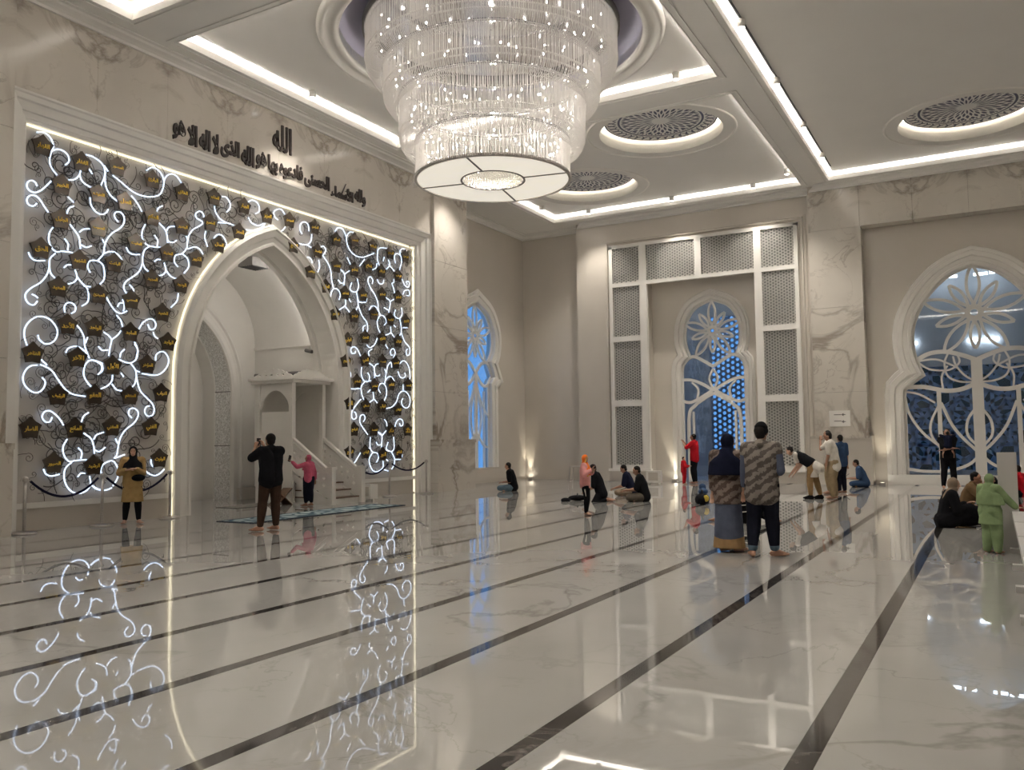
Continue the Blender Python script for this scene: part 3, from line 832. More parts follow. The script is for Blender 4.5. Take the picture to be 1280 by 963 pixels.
LEDPLANE = SY - .10
S1 = 8.7545
A, B, Cc, D, E_, F_, G_ = (20, 140, S1), (130, 170, S1), (20, 240, S1), (120, 240, S1), (220, 200, S1), (20, 340, S1), (120, 340, S1)
K, H_, L_, M_, N_, O_, P_ = (110, 430, S1), (20, 440, S1), (20, 520, S1), (110, 520, S1), (320, 240, S1), (410, 270, S1), (410, 360, S1)
Q, S_, Z_ = (415, 440, 9.171), (425, 510, 10.137), (200, 280, 4.0)
tubes = {
 A: "228 222 300 222 360 262 400 330 405 395 375 470 370 560 400 630 450 692|400 425 450 408 520 428 570 480 580 540 540 582|232 815 210 770 165 750 125 775 122 825 160 868 215 882 270 860 320 820 385 757|765 468 840 490 920 545 965 610 970 700 925 815|575 745 640 740 690 695 712 625|712 625 700 700 740 775 825 830|800 625 835 680",
 B: "0 325 45 388|15 395 10 480 30 580 80 660 150 715|95 432 200 515 300 600 400 650 510 667 600 648 640 590 655 500 630 420 575 360 520 345 465 378|655 500 680 445 735 415 795 440 845 512|300 655 360 730 415 828|640 765 595 790 575 835",
 Cc: "228 125 190 155 140 140 118 90 145 45 200 38 255 75 300 145 355 225|570 55 630 115|632 155 580 180 555 240|810 60 820 140 870 215 930 245 985 230 1010 190|405 388 365 450 360 540 390 610 440 655 510 650 620 665|530 510 570 570 565 640|590 355 640 420 690 500 705 625|695 440 740 408 805 405|710 580 770 608 825 590|135 660 165 720 220 752 315 752|430 672 370 735 362 830 335 910 270 990 170 1050 108 1110 105 1170 140 1222 195 1238 235 1195|365 830 385 900 435 950|175 1120 225 1145 238 1165|525 830 560 800 605 800|645 850 668 930 640 985 570 1010|668 930 720 995 780 1060 795 1140 780 1210 720 1250|740 1030 815 1038|815 885 785 830 790 775 830 750 900 755|900 755 950 800 968 880 960 963 915 1015",
 D: "245 325 215 295 200 250 225 220 270 225 305 270 305 340 260 400 180 450 120 520 92 600 80 680 20 750|80 680 140 655 200 660 250 695 285 745|70 520 90 560|330 605 360 660 410 685 480 685|540 355 505 430 510 520 560 580 620 600 710 608|640 475 675 530 670 595|690 340 760 420 780 500 785 560|770 430 800 385 860 378|785 540 840 555 882 530|590 592 530 640 510 720 505 790 465 880 380 945 325 985 303 1050 335 1115|365 1015 405 1060 410 1095|510 775 535 835 572 870|640 762 670 740 705 742|745 775 765 855 735 905 675 920|765 860 820 925 880 950",
 E_: "305 630 295 585 255 562 215 590 225 635 290 680 270 715 190 760 145 820 125 900 120 970|110 825 130 880|420 505 435 575 500 660 630 715|455 685 550 690|500 400 550 410 590 470 590 530 555 570|415 855 450 820 500 825 540 880 555 950|785 465 830 440 885 465 912 520 905 570 870 588|790 630 830 690 900 720 960 695|765 765 870 775 930 745 963 715|325 780 315 850 345 950",
 Z_: "135 120 112 148 78 158 72 190 90 215|112 150 138 175 143 215 120 247|140 125 175 115 200 128 215 152",
 F_: "535 445 530 380 560 342 610 340 650 380 645 430 605 455|240 690 255 740 310 785 370 785 430 740 455 660 430 590 370 520 290 490 220 495 150 540 100 610 90 700 120 805|660 580 710 640 745 720 755 820 800 940|785 715 760 780|545 885 570 840 640 815 700 830 755 870",
 G_: "110 270 160 360 215 430 275 455 340 428|290 300 310 370 300 430|235 382 255 345 295 340|225 475 270 530 290 600|85 660 140 700 170 745 155 820 140 920|175 740 240 690 272 645|25 815 70 858 130 855|470 625 510 560 570 520 620 520 655 570 640 620 595 630 565 575|625 660 640 700 675 732|420 765 455 850 440 950|900 235 885 320 820 390",
 K: "400 60 360 100 350 150|510 0 545 70 530 160 480 205 420 205 340 170|460 205 520 290 535 390 570 510 640 590 700 650 725 720 705 780 650 790 620 740 640 690 675 680|530 350 515 430 480 480|520 290 565 310|740 185 745 125 790 88 840 95 880 160 870 240 810 315 730 345 590 325|0 185 60 178 160 215|155 225 160 290 110 335|0 440 30 460|268 340 262 400 220 455 140 495|262 440 310 500 370 515|360 320 390 360|480 812 445 770 455 720 500 705 545 740 545 800 500 870 410 943 355 1028 330 1128 315 1218 290 1253 400 1213",
 H_: "285 280 320 330 300 400 240 445 170 435 100 370 75 290 100 210 160 155 235 145|265 140 330 165 400 215 450 290 500 360 560 430 640 470 760 488|275 85 340 145|395 715 370 765 320 765 285 715 310 660 365 645 430 685 480 740 520 805|795 665 740 705 715 770|895 250 935 205 930 140 850 95 800 100 755 150 740 240 765 310 820 380|760 0 805 70",
 L_: "560 255 515 340 525 430 580 500 650 490 770 480|680 350 720 400 710 470|740 190 820 250 850 330 858 415|850 260 880 210 960 180|300 585 330 640 390 660 475 640|610 510 545 570 525 660 550 760 610 830 690 850 770 820 815 750 805 660|675 670 710 630 755 630|835 765 890 800 945 812",
 M_: "300 250 325 300|150 640 140 590 170 530 260 492 310 540 335 620 315 700 270 770|45 765 100 805 190 815 260 790|690 475 690 520 715 560|610 575 660 630 730 655 790 630 835 585|75 375 125 392 190 345",
 N_: "240 305 205 270 195 220 235 190 280 195 315 245|0 425 60 405 100 345|140 365 180 400 230 435 285 425 320 385|300 520 335 530|505 460 480 410 490 350 530 328 570 360 580 430|610 465 600 540 550 580 465 565|560 580 605 610|515 790 530 735 570 715 605 740 615 780|685 745 695 820 670 890 645 925|705 605 740 595 765 640 740 685|865 430 905 392 950 410",
 O_: "80 165 105 130 150 135 180 180 200 230|275 180 235 180 205 230 210 310 250 390 310 440 380 452 440 435 505 408|540 385 570 350 640 355|545 380 540 470 560 540|400 475 345 550|535 520 525 570 485 590|210 455 245 530|605 495 615 450|660 480 675 530 650 575 620 585|665 530 725 605|740 520 725 450 745 415 790 430 805 500 780 600|790 430 790 380 825 358 860 385|720 690 720 730 700 740 720 800 730 860|810 690 840 760 880 780 890 730 860 715 865 750|820 860 840 820 885 815 890 870 860 870|540 695 560 740 600 740 610 700|485 745 490 700 460 665 438 710 465 790 510 860 545 940|130 580 180 640 175 760|185 635 235 600|110 700 140 735 170 735|260 730 240 790 260 825 310 830 335 770 320 685|310 830 330 920 350 945 410 945 425 905|-60 430 0 520 30 600 40 700 60 790|120 920 135 860 110 810 70 795 40 830 30 900 60 1000",
 P_: "320 100 330 190 310 240|330 190 370 300 420 370 435 440 425 485|385 480 385 430 410 410|100 370 115 440 145 500|190 130 190 190 125 240|185 200 240 270|230 120 250 155|450 240 480 200 530 215 570 300|465 0 510 70 545 160 550 240 575 300|615 410 640 370 610 310 570 305 540 360 545 430 570 490|635 105 680 155 665 270|680 150 720 125|615 215 660 245|740 240 725 285 740 320 780 335 810 290 805 215|785 335 800 420 800 490 785 520|800 490 840 590 890 650 895 720 865 740 855 690 870 670|685 425 685 490 625 520|690 490 730 545|715 405 740 430|820 437 870 437|540 550 510 620 460 655 425 625|480 670 445 700 450 745|355 745 320 670 280 645 250 670 260 715 295 715 300 690|625 615 655 665|715 770 735 710 715 665 685 690 690 735 710 735",
 Q: "150 215 185 205 210 240 215 290|165 390 230 425 320 420|340 175 335 250 360 325 400 340 445 330|410 240 430 280 425 330|425 130 480 180 490 300|535 135 500 150 485 200 500 270 535 275 548 262|375 345 335 400 340 480 365 550|410 465 440 435|470 460 475 540 430 580|475 535 520 585|555 470 530 420 550 370 590 365 620 410 625 490 600 560|605 365 620 250 640 160 675 120 685 180|610 330 650 285 690 295 715 340|605 200 620 240|770 140 810 105 850 120 885 190 895 290 885 320|755 225 780 285 810 300 840 280 835 240|815 375 815 440|625 650 690 630 740 570 765 490 810 450 860 470 895 540 885 620 845 645 805 610 800 560 815 535|330 545 285 600 235 670 225 740 250 775 280 750 270 700 255 690|360 800 380 760 360 720 325 740 320 810 360 880 410 950|600 775 625 810 630 860|525 920 570 955 615 910|720 860 740 800 775 770 810 790 810 840 785 850 775 820",
 S_: "385 370 380 450 385 520 415 560 470 575 490 620 465 690|355 510 385 525|415 565 370 650 385 740 430 805 500 800 545 750 545 675|460 435 480 470 515 470|480 305 530 350 525 500|530 360 585 290|610 435 595 480 590 525 650 555 685 510 680 370|650 555 690 640 685 720 655 780|575 535 640 555|580 650 610 675|560 785 625 805|705 655 770 655|785 590 785 630|120 720 180 700 260 570|155 580 145 640"}
led_pts = []
for (ox, oy, s_), txt in tubes.items():
    for c in txt.split('|'):
        q = [float(k) for k in c.split()]
        pts = [hit(ox + q[i] / s_, oy + q[i + 1] / s_, 1, LEDPLANE) for i in range(0, len(q), 2)]
        sbuild('light_tube', MB().tube(catmull(pts, 4), .0145, 6), M['led'], smooth=True)

# Arabic lettering -------------------------------------------------------
_forms = {}
_cp = 0xFE8D
for ch, n_ in (('ا', 2), ('ب', 4), ('ة', 2), ('ت', 4), ('ث', 4), ('ج', 4), ('ح', 4), ('خ', 4), ('د', 2), ('ذ', 2), ('ر', 2), ('ز', 2), ('س', 4), ('ش', 4), ('ص', 4), ('ض', 4), ('ط', 4), ('ظ', 4), ('ع', 4), ('غ', 4), ('ف', 4), ('ق', 4), ('ك', 4), ('ل', 4), ('م', 4), ('ن', 4), ('ه', 4), ('و', 2), ('ى', 2), ('ي', 4)):
    _forms[ch] = [_cp + k for k in range(n_)]; _cp += n_
for ch, c_, n_ in (('ء', 0xFE80, 1), ('آ', 0xFE81, 2), ('أ', 0xFE83, 2), ('ؤ', 0xFE85, 2), ('إ', 0xFE87, 2), ('ئ', 0xFE89, 4)): _forms[ch] = [c_ + k for k in range(n_)]
_lig = {'آ': 0xFEF5, 'أ': 0xFEF7, 'إ': 0xFEF9, 'ا': 0xFEFB}
def shape_ar(s_):
    out = []; i = 0; prev = False
    while i < len(s_):
        c = s_[i]
        if c not in _forms: out.append(c); prev = False; i += 1; continue
        if c == 'ل' and i + 1 < len(s_) and s_[i + 1] in _lig:
            out.append(chr(_lig[s_[i + 1]] + (1 if prev else 0))); prev = False; i += 2; continue
        f = _forms[c]
        nxt = i + 1 < len(s_) and s_[i + 1] in _forms and len(_forms[s_[i + 1]]) >= 2 and len(f) == 4
        if len(f) == 4: g = f[3] if prev and nxt else f[1] if prev else f[2] if nxt else f[0]
        elif len(f) == 2: g = f[1] if prev else f[0]
        else: g = f[0]
        out.append(chr(g)); prev = nxt; i += 1
    return ''.join(reversed(out))
def text_mesh(name, s_, size, extrude, offset, m, rtl=True, res=1):
    cu = bpy.data.curves.new(name, 'FONT')
    cu.body = '\n'.join(shape_ar(l) for l in s_.split('\n')) if rtl else s_
    cu.size = size; cu.extrude = extrude; cu.offset = offset; cu.resolution_u = res
    cu.align_x = 'CENTER'; cu.align_y = 'CENTER'; cu.space_line = .8
    o = bpy.data.objects.new(name, cu); COL.objects.link(o)
    me = bpy.data.meshes.new_from_object(o.evaluated_get(bpy.context.evaluated_depsgraph_get()))
    bpy.data.objects.remove(o); bpy.data.curves.remove(cu)
    me.name = name; me.materials.clear(); me.materials.append(m)
    xs = [v.co.x for v in me.vertices]; ys = [v.co.y for v in me.vertices]
    cx, cy = (min(xs) + max(xs)) / 2, (min(ys) + max(ys)) / 2
    for v in me.vertices: v.co.x -= cx; v.co.y -= cy
    return me, max(xs) - min(xs), max(ys) - min(ys)

names99 = "الرحمن الرحيم الملك القدوس السلام المؤمن المهيمن العزيز الجبار المتكبر الخالق البارئ المصور الغفار القهار الوهاب الرزاق الفتاح العليم القابض الباسط الخافض الرافع المعز المذل السميع البصير الحكم العدل اللطيف الخبير الحليم العظيم الغفور الشكور العلي الكبير الحفيظ المقيت الحسيب الجليل الكريم الرقيب المجيب الواسع الحكيم الودود المجيد الباعث الشهيد الحق الوكيل القوي المتين الولي الحميد المحصي المبدئ المعيد المحيي المميت الحي القيوم الواجد الماجد الواحد الأحد الصمد القادر المقتدر المقدم المؤخر الأول الآخر الظاهر الباطن الوالي المتعالي البر التواب المنتقم العفو الرؤوف مالك_الملك ذو_الجلال المقسط الجامع الغني المغني المانع الضار النافع النور الهادي البديع الباقي الوارث الرشيد الصبور".split()
plq = [(506.5, 320.8), (487.7, 316.3), (466, 307.7), (443.1, 300.3), (420.3, 299.7), (393, 284), (361.7, 275.4), (333.7, 270.3), (305, 258), (267.4, 246.8), (227.7, 240.8), (190.5, 224.8), (146.6, 208.8), (101.7, 202.8), (53.1, 182.3),
 (497.4, 344.8), (476.8, 339.1), (460.3, 332.8), (442.6, 337.4), (420.3, 332.3), (397, 314.2), (388.5, 339.4), (366.8, 307.4), (298.8, 290), (273, 306), (262.3, 278.8), (227.4, 283.4), (190.5, 271.7), (156.3, 252.2), (122.8, 242.8), (77, 231.4),
 (497.4, 371.7), (477.4, 368.2), (453.4, 368.8), (431.1, 366.5), (407, 358.7), (245, 323.7), (209, 316.5), (169.7, 304), (122.8, 284.5), (76, 274.3),
 (507.1, 401.7), (487.7, 399.4), (467.1, 392.6), (442.6, 395.4), (419.1, 392.6), (226, 356), (189.7, 349), (142.3, 329.1), (98.8, 325.7), (50.8, 310.8),
 (497.4, 426.8), (477.4, 423.4), (456.3, 421.7), (434.6, 425.1), (202.8, 391.4), (164, 375.4), (122.8, 368.6), (72.5, 359.4),
 (494.5, 453.7), (478, 452), (456.3, 450.2), (432.3, 451.4), (209.7, 428), (162.8, 416), (118.2, 409.7), (84, 406.2),
 (509.9, 481.4), (488.6, 480.9), (467.9, 482.5), (446.1, 477.1), (183.7, 456.3), (140.3, 457.4), (96.5, 447.4), (41, 441.7),
 (497.3, 512), (477.7, 508.1), (457, 507.6), (436.8, 504.3), (201.4, 491.7), (162, 495), (118, 494), (72, 494.8),
 (509.3, 537.6), (488.1, 537.6), (467.4, 537.1), (442.3, 537.1), (188.2, 534), (139.7, 534), (93.7, 536), (37.7, 536),
 (498, 565.7), (478.3, 568.2), (456.6, 565.7), (436.8, 565.2), None, (199, 573.7), (116.5, 582.3), (66.8, 579.4)]
PR = .215
pent = []
for k in range(10):
    rr = PR if k % 2 == 0 else PR * .73
    a = R(90 + 36 * k)
    pent.append((rr * math.cos(a), rr * math.sin(a)))
pent_me = mesh_of('plaque', MB().plate(pent, [], lambda u, v, d: (u, d, v), -.02, .02), M['bronze'])
plq_w = []
for i, pp in enumerate(plq):
    if not pp: continue
    p = hit(pp[0], pp[1], 1, SY - .13)
    plq_w.append((p.x, p.z))
    o = link('plaque', pent_me, scr); o.location = p - Vector(scr.location)
    me, w_, h2 = text_mesh('lettering', names99[i].replace('_', '\n'), .2, .006, .004, M['gold'])
    k = min(.235 / w_, .15 / h2)
    t_ = link('lettering', me, o); t_.rotation_euler = (PI / 2, 0, 0); t_.location = (0, -.028, -.01); t_.scale = (k, k, 1)
# dark scrollwork: spiral pieces with shared meshes
def spiral(turns, r0, lead, flip, curl2=False):
    pts = []
    for k in range(22):
        t = k / 21
        a = turns * 2 * PI * t; r_ = r0 * (1 - t) ** .8 * .95 + .018
        pts.append((r_ * math.cos(a), r_ * math.sin(a) * flip))
    x0, y0 = pts[0]
    tail = []
    for k in range(1, 9):
        t = k / 8
        tail.append((x0 + lead * .25 * math.sin(t * 2.4), y0 - flip * lead * t))
    full = tail[::-1] + pts
    return [(a, 0, b) for a, b in full]
scroll_me = []
for k, (tn, r0, ld, fl_) in enumerate(((1.6, .16, .34, 1), (1.4, .13, .45, -1), (1.8, .20, .30, -1), (1.3, .10, .55, 1), (1.5, .15, .6, -1), (1.2, .09, .28, 1))):
    mb = MB().tube(spiral(tn, r0, ld, fl_), .0095, 4)
    if k % 2 == 0:
        mb.tube([(q[0] * -.55, 0, q[2] * .55 - ld * .6 * fl_) for q in spiral(1.3, r0, ld * .5, fl_)], .0085, 4)
    scroll_me.append(mesh_of('scroll', mb, M['iron']))
def in_arch(x_, z_, m_=.0):
    r_ = ARC['a'] + ARC['e'] + m_
    dx = abs(x_ - ARC['cx'])
    if z_ < ARC['zs']: return dx < ARC['a'] + m_
    return math.hypot(dx + ARC['e'], z_ - ARC['zs']) < r_
spots = []
tries = 0
while len(spots) < 560 and tries < 60000:
    tries += 1
    x_ = rnd.uniform(PX0 + .16, PX1 - .16); z_ = rnd.uniform(PZ0 + .2, PZ1 - .18)
    if in_arch(x_, z_, .2): continue
    if any((x_ - a) ** 2 + (z_ - b) ** 2 < .058 for a, b in spots): continue
    spots.append((x_, z_))
spots.sort(key=lambda p: p[0])
rest = MB()
for i, (x_, z_) in enumerate(spots):
    me = scroll_me[rnd.randrange(6)]
    a = rnd.uniform(0, 2 * PI); s_ = rnd.uniform(.75, 1.15); y_ = SY - rnd.uniform(.05, .085)
    # keep the lead of the scroll inside the opening
    edge = min(x_ - PX0, PX1 - x_, z_ - PZ0, PZ1 - z_)
    if edge < .45: s_ *= .55
    if in_arch(x_, z_, .55): s_ *= .5
    if i < 300:
        o = link('scroll', me, scr)
        o.location = Vector((x_, y_, z_)) - Vector(scr.location); o.rotation_euler = (0, a, 0); o.scale = (s_, 1, s_)
    else:
        mt = Matrix.Translation((x_, y_, z_)) @ Matrix.Rotation(a, 4, 'Y') @ Matrix.Diagonal((s_, 1, s_, 1))
        rest.add([mt @ v.co for v in me.vertices], [tuple(p.vertices) for p in me.polygons])
o = sbuild('scrollwork', rest, M['iron']); o['kind'] = 'stuff'

# calligraphy on the marble frieze ----------------------------------------
cal = thing('wall_calligraphy', 'dark brown angular Arabic inscription running along the marble frieze', 'inscription', (14.75, FY, 8.1))
words = "ولله الأسماء الحسنى فادعوه بها هو الله الذى لا اله الا هو".split()
parts = []
for w_ in words:
    me, ww, hh = text_mesh('word', w_, .5, .02, .02, M['ink'])
    parts.append((me, ww, hh))
tot = sum(p[1] for p in parts); gap = .06
k = (6.25 - gap * (len(parts) - 1)) / tot
xr = 3.13
for me, ww, hh in parts:
    o = link('word', me, cal); o.rotation_euler = (PI / 2, 0, 0)
    o.scale = (k, min(1.25, .46 / hh), 1); o.location = (xr - ww * k / 2, -.022, 0); xr -= ww * k + gap
me, ww, hh = text_mesh('wall_emblem', 'ﷲ'[0:0] + 'الله', .62, .02, .012, M['ink'])
o = link('wall_emblem', me); o.rotation_euler = (PI / 2, 0, 0); o.scale = (.62 / ww, .66 / hh, 1)
q = hit(352, 174, 1, FY); o.location = (q.x, FY - .022, q.z)
tag(o, 'small dark Arabic word mounted above the middle of the long inscription', 'inscription')

# ================================================================== chandelier
CX, CY = MED
ch = thing('chandelier', 'huge tiered crystal chandelier with lit alabaster underside', 'chandelier', (CX, CY, 6.8))
def cbuild(name, mb, m, smooth=False, kind=None):
    o = build(name, mb, m, ch, smooth); o.location = (0, 0, -6.8)
    if kind: o['kind'] = kind
    return o
tiers = [(2.60, 9.95, 9.12, 2.26), (2.24, 9.15, 8.45, 1.93), (1.92, 8.5, 7.55, 1.62), (1.59, 7.62, 6.84, None)]
for ti, (r_, zt, zb, rn) in enumerate(tiers):
    n_ = int(r_ * 140)
    mb = MB()
    for k in range(n_):
        a = 2 * PI * k / n_ + rnd.uniform(-.004, .004)
        prof = [(r_, zt), (r_, (zt + zb) / 2), (r_, zb + .18)]
        if rn:
            for j in range(1, 6):
                b = R(18 * j)
                prof.append((rn + .04 + (r_ - rn - .04) * math.cos(b), zb + .18 - .36 * math.sin(b)))
        else: prof.append((r_, zb))
        mb.tube([(q * math.cos(a), q * math.sin(a), z) for q, z in prof], .0075, 4)
    # second, looser curtain just inside
    n2 = n_ // 2
    for k in range(n2):
        a = 2 * PI * (k + .5) / n2
        mb.tube([((r_ - .14) * math.cos(a), (r_ - .14) * math.sin(a), zt), ((r_ - .14) * math.cos(a), (r_ - .14) * math.sin(a), zb + .05)], .0075, 4)
    # beads along the swept lower edge
    for k in range(n_):
        a = 2 * PI * (k + .5) / n_
        for q, z in ((r_, zb + .2), (r_ - .03, zb + .08)) if rn else ((r_ + .02, zb + .03),):
            mb.ell((q * math.cos(a), q * math.sin(a), z), (.022, .022, .028), n=4, m=2)
    cbuild('crystal_tier', mb, M['crystal'], kind='stuff')
    cbuild('tier_ring', MB().lathe([(r_ - .05, zt + .02), (r_ + .02, zt + .02), (r_ + .02, zt - .03), (r_ - .05, zt - .03), (r_ - .05, zt + .02)], (0, 0, 0), 72), M['chrome'], True)
cbuild('top_ring', MB().lathe([(2.52, 10.06), (2.66, 10.06), (2.66, 9.93), (2.52, 9.93), (2.52, 10.06)], (0, 0, 0), 96), M['grey'], True)
cbuild('canopy_plate', MB().lathe([(.02, 10.10), (2.58, 10.10), (2.58, 10.06), (.02, 10.06)], (0, 0, 0), 72), M['chrome'])
for k in range(4):
    a = R(20 + 90 * k)
    cbuild('hanger_rod', MB().tube([(1.5 * math.cos(a), 1.5 * math.sin(a), 10.1), (1.5 * math.cos(a), 1.5 * math.sin(a), 10.46)], .03, 8), M['steel'])
# underside
for k in range(4):
    a0 = R(12 + 90 * k) + .012; a1 = R(12 + 90 * (k + 1)) - .012
    mb = MB(); mb.lathe([(.66, 6.86), (1.555, 6.86), (1.555, 6.89), (.66, 6.89), (.66, 6.86)], (0, 0, 0), 20, a0, a1)
    cbuild('alabaster_panel', mb, M['alabaster'])
    a = R(12 + 90 * k)
    cbuild('spoke', MB().bar((.64 * math.cos(a), .64 * math.sin(a), 6.865), (1.57 * math.cos(a), 1.57 * math.sin(a), 6.865), .035, .04), M['grey'])
cbuild('rim', MB().lathe([(1.555, 6.9), (1.60, 6.9), (1.60, 6.84), (1.555, 6.84), (1.555, 6.9)], (0, 0, 0), 96), M['steel'])
cbuild('inner_rim', MB().lathe([(.63, 6.9), (.67, 6.9), (.67, 6.85), (.63, 6.85), (.63, 6.9)], (0, 0, 0), 64), M['grey'])
mb = MB()
for k in range(420):
    r_ = .61 * math.sqrt((k + .5) / 420); a = k * 2.39996
    mb.ell((r_ * math.cos(a), r_ * math.sin(a), 6.86 + .02 * rnd.random()), (.026, .026, .026), n=5, m=3)
M['crystal_lit'] = mat('lit_crystal', (.8, .78, .72), .08, spec=.9, emit=(1, .9, .72), es=.10)
cbuild('crystal_disc', mb, M['crystal_lit'], kind='stuff')
sparkle_bulb_me = mesh_of('sparkle_bulb', MB().ell((0, 0, 0), (.017, .017, .026), n=8, m=6), M['sparkle_bulb'], True)  # glowing spheres inside the tiers also stand in for crystal sparkle
for ti, (r_, z_, n_) in enumerate(((2.3, 9.62, 24), (1.98, 8.86, 26), (2.0, 9.35, 16), (1.66, 8.08, 36), (1.32, 7.22, 34), (1.35, 7.5, 22))):
    for k in range(n_):
        a = 2 * PI * (k + .37 * ti) / n_ + rnd.uniform(-.05, .05)
        o = link('sparkle_bulb', sparkle_bulb_me, ch); o.location = (r_ * math.cos(a), r_ * math.sin(a), z_ - 6.8 + rnd.uniform(-.1, .1))
for k in range(5):
    ld = bpy.data.lights.new('chandelier_core', 'POINT'); ld.energy = (60, 45, 22, 12, 8)[k]; ld.color = (1, .94, .86); ld.shadow_soft_size = .03
    lo = bpy.data.objects.new('chandelier_core', ld); COL.objects.link(lo); lo.location = (CX, CY, 7.3 + .55 * k)

# ================================================================== ceiling spotlights
def spotlight(p, label, group, aim=(0, 0, -1), power=SPOT_W, hang=.02):
    t = thing('spotlight', label, 'spotlight', p, 0, group)
    build('lamp_body', MB().lathe([(.02, .16), (.085, .16), (.085, 0), (.075, -.0), (.075, .02)], (0, 0, 0), 16), M['white'], t, True)
    build('lamp_face', MB().lathe([(.005, .012), (.073, .012)], (0, 0, 0), 16), M['lamp_face'], t)
    build('lamp_arm', MB().box(-.02, .02, -.02, .02, .15, .15 + hang), M['steel'], t)
    ld = bpy.data.lights.new('spot', 'SPOT'); ld.energy = power; ld.color = (1, .93, .83)
    ld.spot_size = R(95); ld.spot_blend = .8; ld.shadow_soft_size = .08
    lo = bpy.data.objects.new('spot_light', ld); COL.objects.link(lo)
    lo.location = Vector(p) + Vector((0, 0, -.03))
    lo.rotation_euler = Vector(aim).to_track_quat('-Z', 'Y').to_euler()
    return t
for y_, q_ in ((12.44, 'nearest the corner recess'), (9.3, 'above the glass door'), (6.53, 'nearest the long beam')): spotlight((27.78, y_, 9.66), 'small round spotlight in the far cove ' + q_, 'far cove spotlights')
spotlight((18.28, 5.95, 9.66), 'small round spotlight on the beam edge beside the chandelier medallion', 'beam spotlights')
spotlight((26.5, 13.7, 9.66), 'small spotlight in the cove corner above the blue window', 'corner spotlights', power=SPOT_W * .35)
spotlight((26.82, 5.25, 9.66), 'small spotlight in the narrow cove beside the long beam', 'cove end spotlights')
for x_, q_ in ((16.52, 'fourth'), (19.68, 'third'), (22.87, 'second'), (25.67, 'first')): spotlight((x_, 4.02, 9.62), 'white track spotlight, %s from the track end by the far wall' % q_, 'track spotlights')
for x_ in (13.3, 10.1, 6.9, 3.7, .5): spotlight((x_, 4.02, 9.62), 'white spotlight added on the unseen stretch of track to light the hall', 'added track spotlights')  # out of view, added for more light on the hall
tr = build('light_track', MB().box(0, 27.2, 4.0, 4.035, 9.80, 9.828), M['black']); tag(tr, 'thin black ceiling track carrying the spotlights along the long beam', 'track')
for x_, y_ in ((5.9, 13.7), (5.9, 5.3), (1.9, 9.5), (14.8, 13.7), (21.5, 13.7), (0, -3.3), (9, -3.3), (18, -3.3), (24, -3.3), (-4, 5.3), (-4, 13.6), (-4, 0), (4, -8), (14, -8), (23, -8)):
    spotlight((x_, y_, 9.66), 'small round spotlight added in the ceiling cove to light the hall', 'added cove spotlights')  # extra cove spotlights added for general room light

# floor uplights ----------------------------------------------------------
def uplight(p, label, aim):
    t = thing('uplight', label, 'uplight', p)
    build('lamp_body', MB().lathe([(.005, .0), (.09, .0), (.09, .07), (.075, .07)], (0, 0, 0), 16), M['steel'], t)
    build('lamp_face', MB().lathe([(.005, .06), (.075, .06)], (0, 0, 0), 16), M['uplight'], t)
    ld = bpy.data.lights.new('uplight', 'SPOT'); ld.energy = 55; ld.color = (1, .9, .7); ld.spot_size = R(38); ld.spot_blend = .7; ld.shadow_soft_size = .05
    lo = bpy.data.objects.new('uplight_lamp', ld); COL.objects.link(lo); lo.location = Vector(p) + Vector((0, 0, .09))
    lo.rotation_euler = Vector(aim).to_track_quat('-Z', 'Y').to_euler()
uplight((29.18, 15.75, 0), 'small lit uplight on the floor in the corner beside the blue window', (.04, .06, 1))
uplight((29.24, 9.95, 0), 'small lit uplight on the floor beside the glass door', (.06, .05, 1))
uplight((28.6, 3.06, 0), 'small lit uplight on the floor at the foot of the big window arch', (.1, -.02, 1))
# ================================================================== rope stanchions
def stanchion(px, py, label, h=.98, group=None):
    g = ground(px, py)
    t = thing('stanchion', label, 'stanchion', (g.x, g.y, 0), 0, group)
    build('base', MB().lathe([(.005, 0), (.2, 0), (.2, .02), (.17, .04), (.04, .05), (.005, .05)], (0, 0, 0), 28), M['steel'], t, True)
    build('post', MB().tube([(0, 0, .04), (0, 0, h - .05)], .028, 12), M['steel'], t, True)
    build('finial', MB().lathe([(.03, h - .09), (.045, h - .08), (.045, h - .02), (.03, h), (.005, h + .01)], (0, 0, 0), 14), M['steel'], t, True)
    for s_ in (-1, 1): build('hook', MB().tube([(s_ * .03, 0, h - .05), (s_ * .07, 0, h - .03), (s_ * .09, 0, h - .08)], .008, 6), M['steel'], t)
    return Vector((g.x, g.y, h - .08))
st = [stanchion(30, 668, 'steel rope post before the outer end of the lit screen'),
      stanchion(127, 658, 'steel rope post beside the woman in the beige coat'),
      stanchion(212, 648, 'steel rope post at the foot of the tall arch'),
      stanchion(487, 621, 'slim steel rope post before the screen beyond the pulpit stairs'),
      stanchion(533, 617.5, 'slim steel rope post at the marble pilaster')]
def rope(a, b, sag, label):
    a = Vector(a); b = Vector(b); pts = []
    for k in range(17):
        t = k / 16
        p = a.lerp(b, t); p.z -= sag * 4 * t * (1 - t); pts.append(p)
    o = build('barrier_rope', MB().tube(pts, .022, 8), M['rope'], None, True)
    return tag(o, label, 'rope')
def sh(p, q, d=.09):
    v = (Vector(q) - Vector(p)); v.z = 0; v.normalize(); return Vector(p) + v * d
rope(sh(st[0], st[1]), sh(st[1], st[0]), .30, 'dark velvet rope hung before the lit screen from the outermost post')
rope(sh(st[1], st[2]), sh(st[2], st[1]), .30, 'dark velvet rope passing behind the woman in the beige coat')
mid = hit(451.5, 588, 1, st[3].y - .25)
rope(sh(mid, st[3], .02), sh(st[3], st[4]) * 0 + sh(st[3], mid), .18, 'dark velvet rope between the pulpit rail end and the slim post')
rope(sh(st[3], st[4]), sh(st[4], st[3]), .2, 'dark velvet rope between the two slim posts by the pilaster')

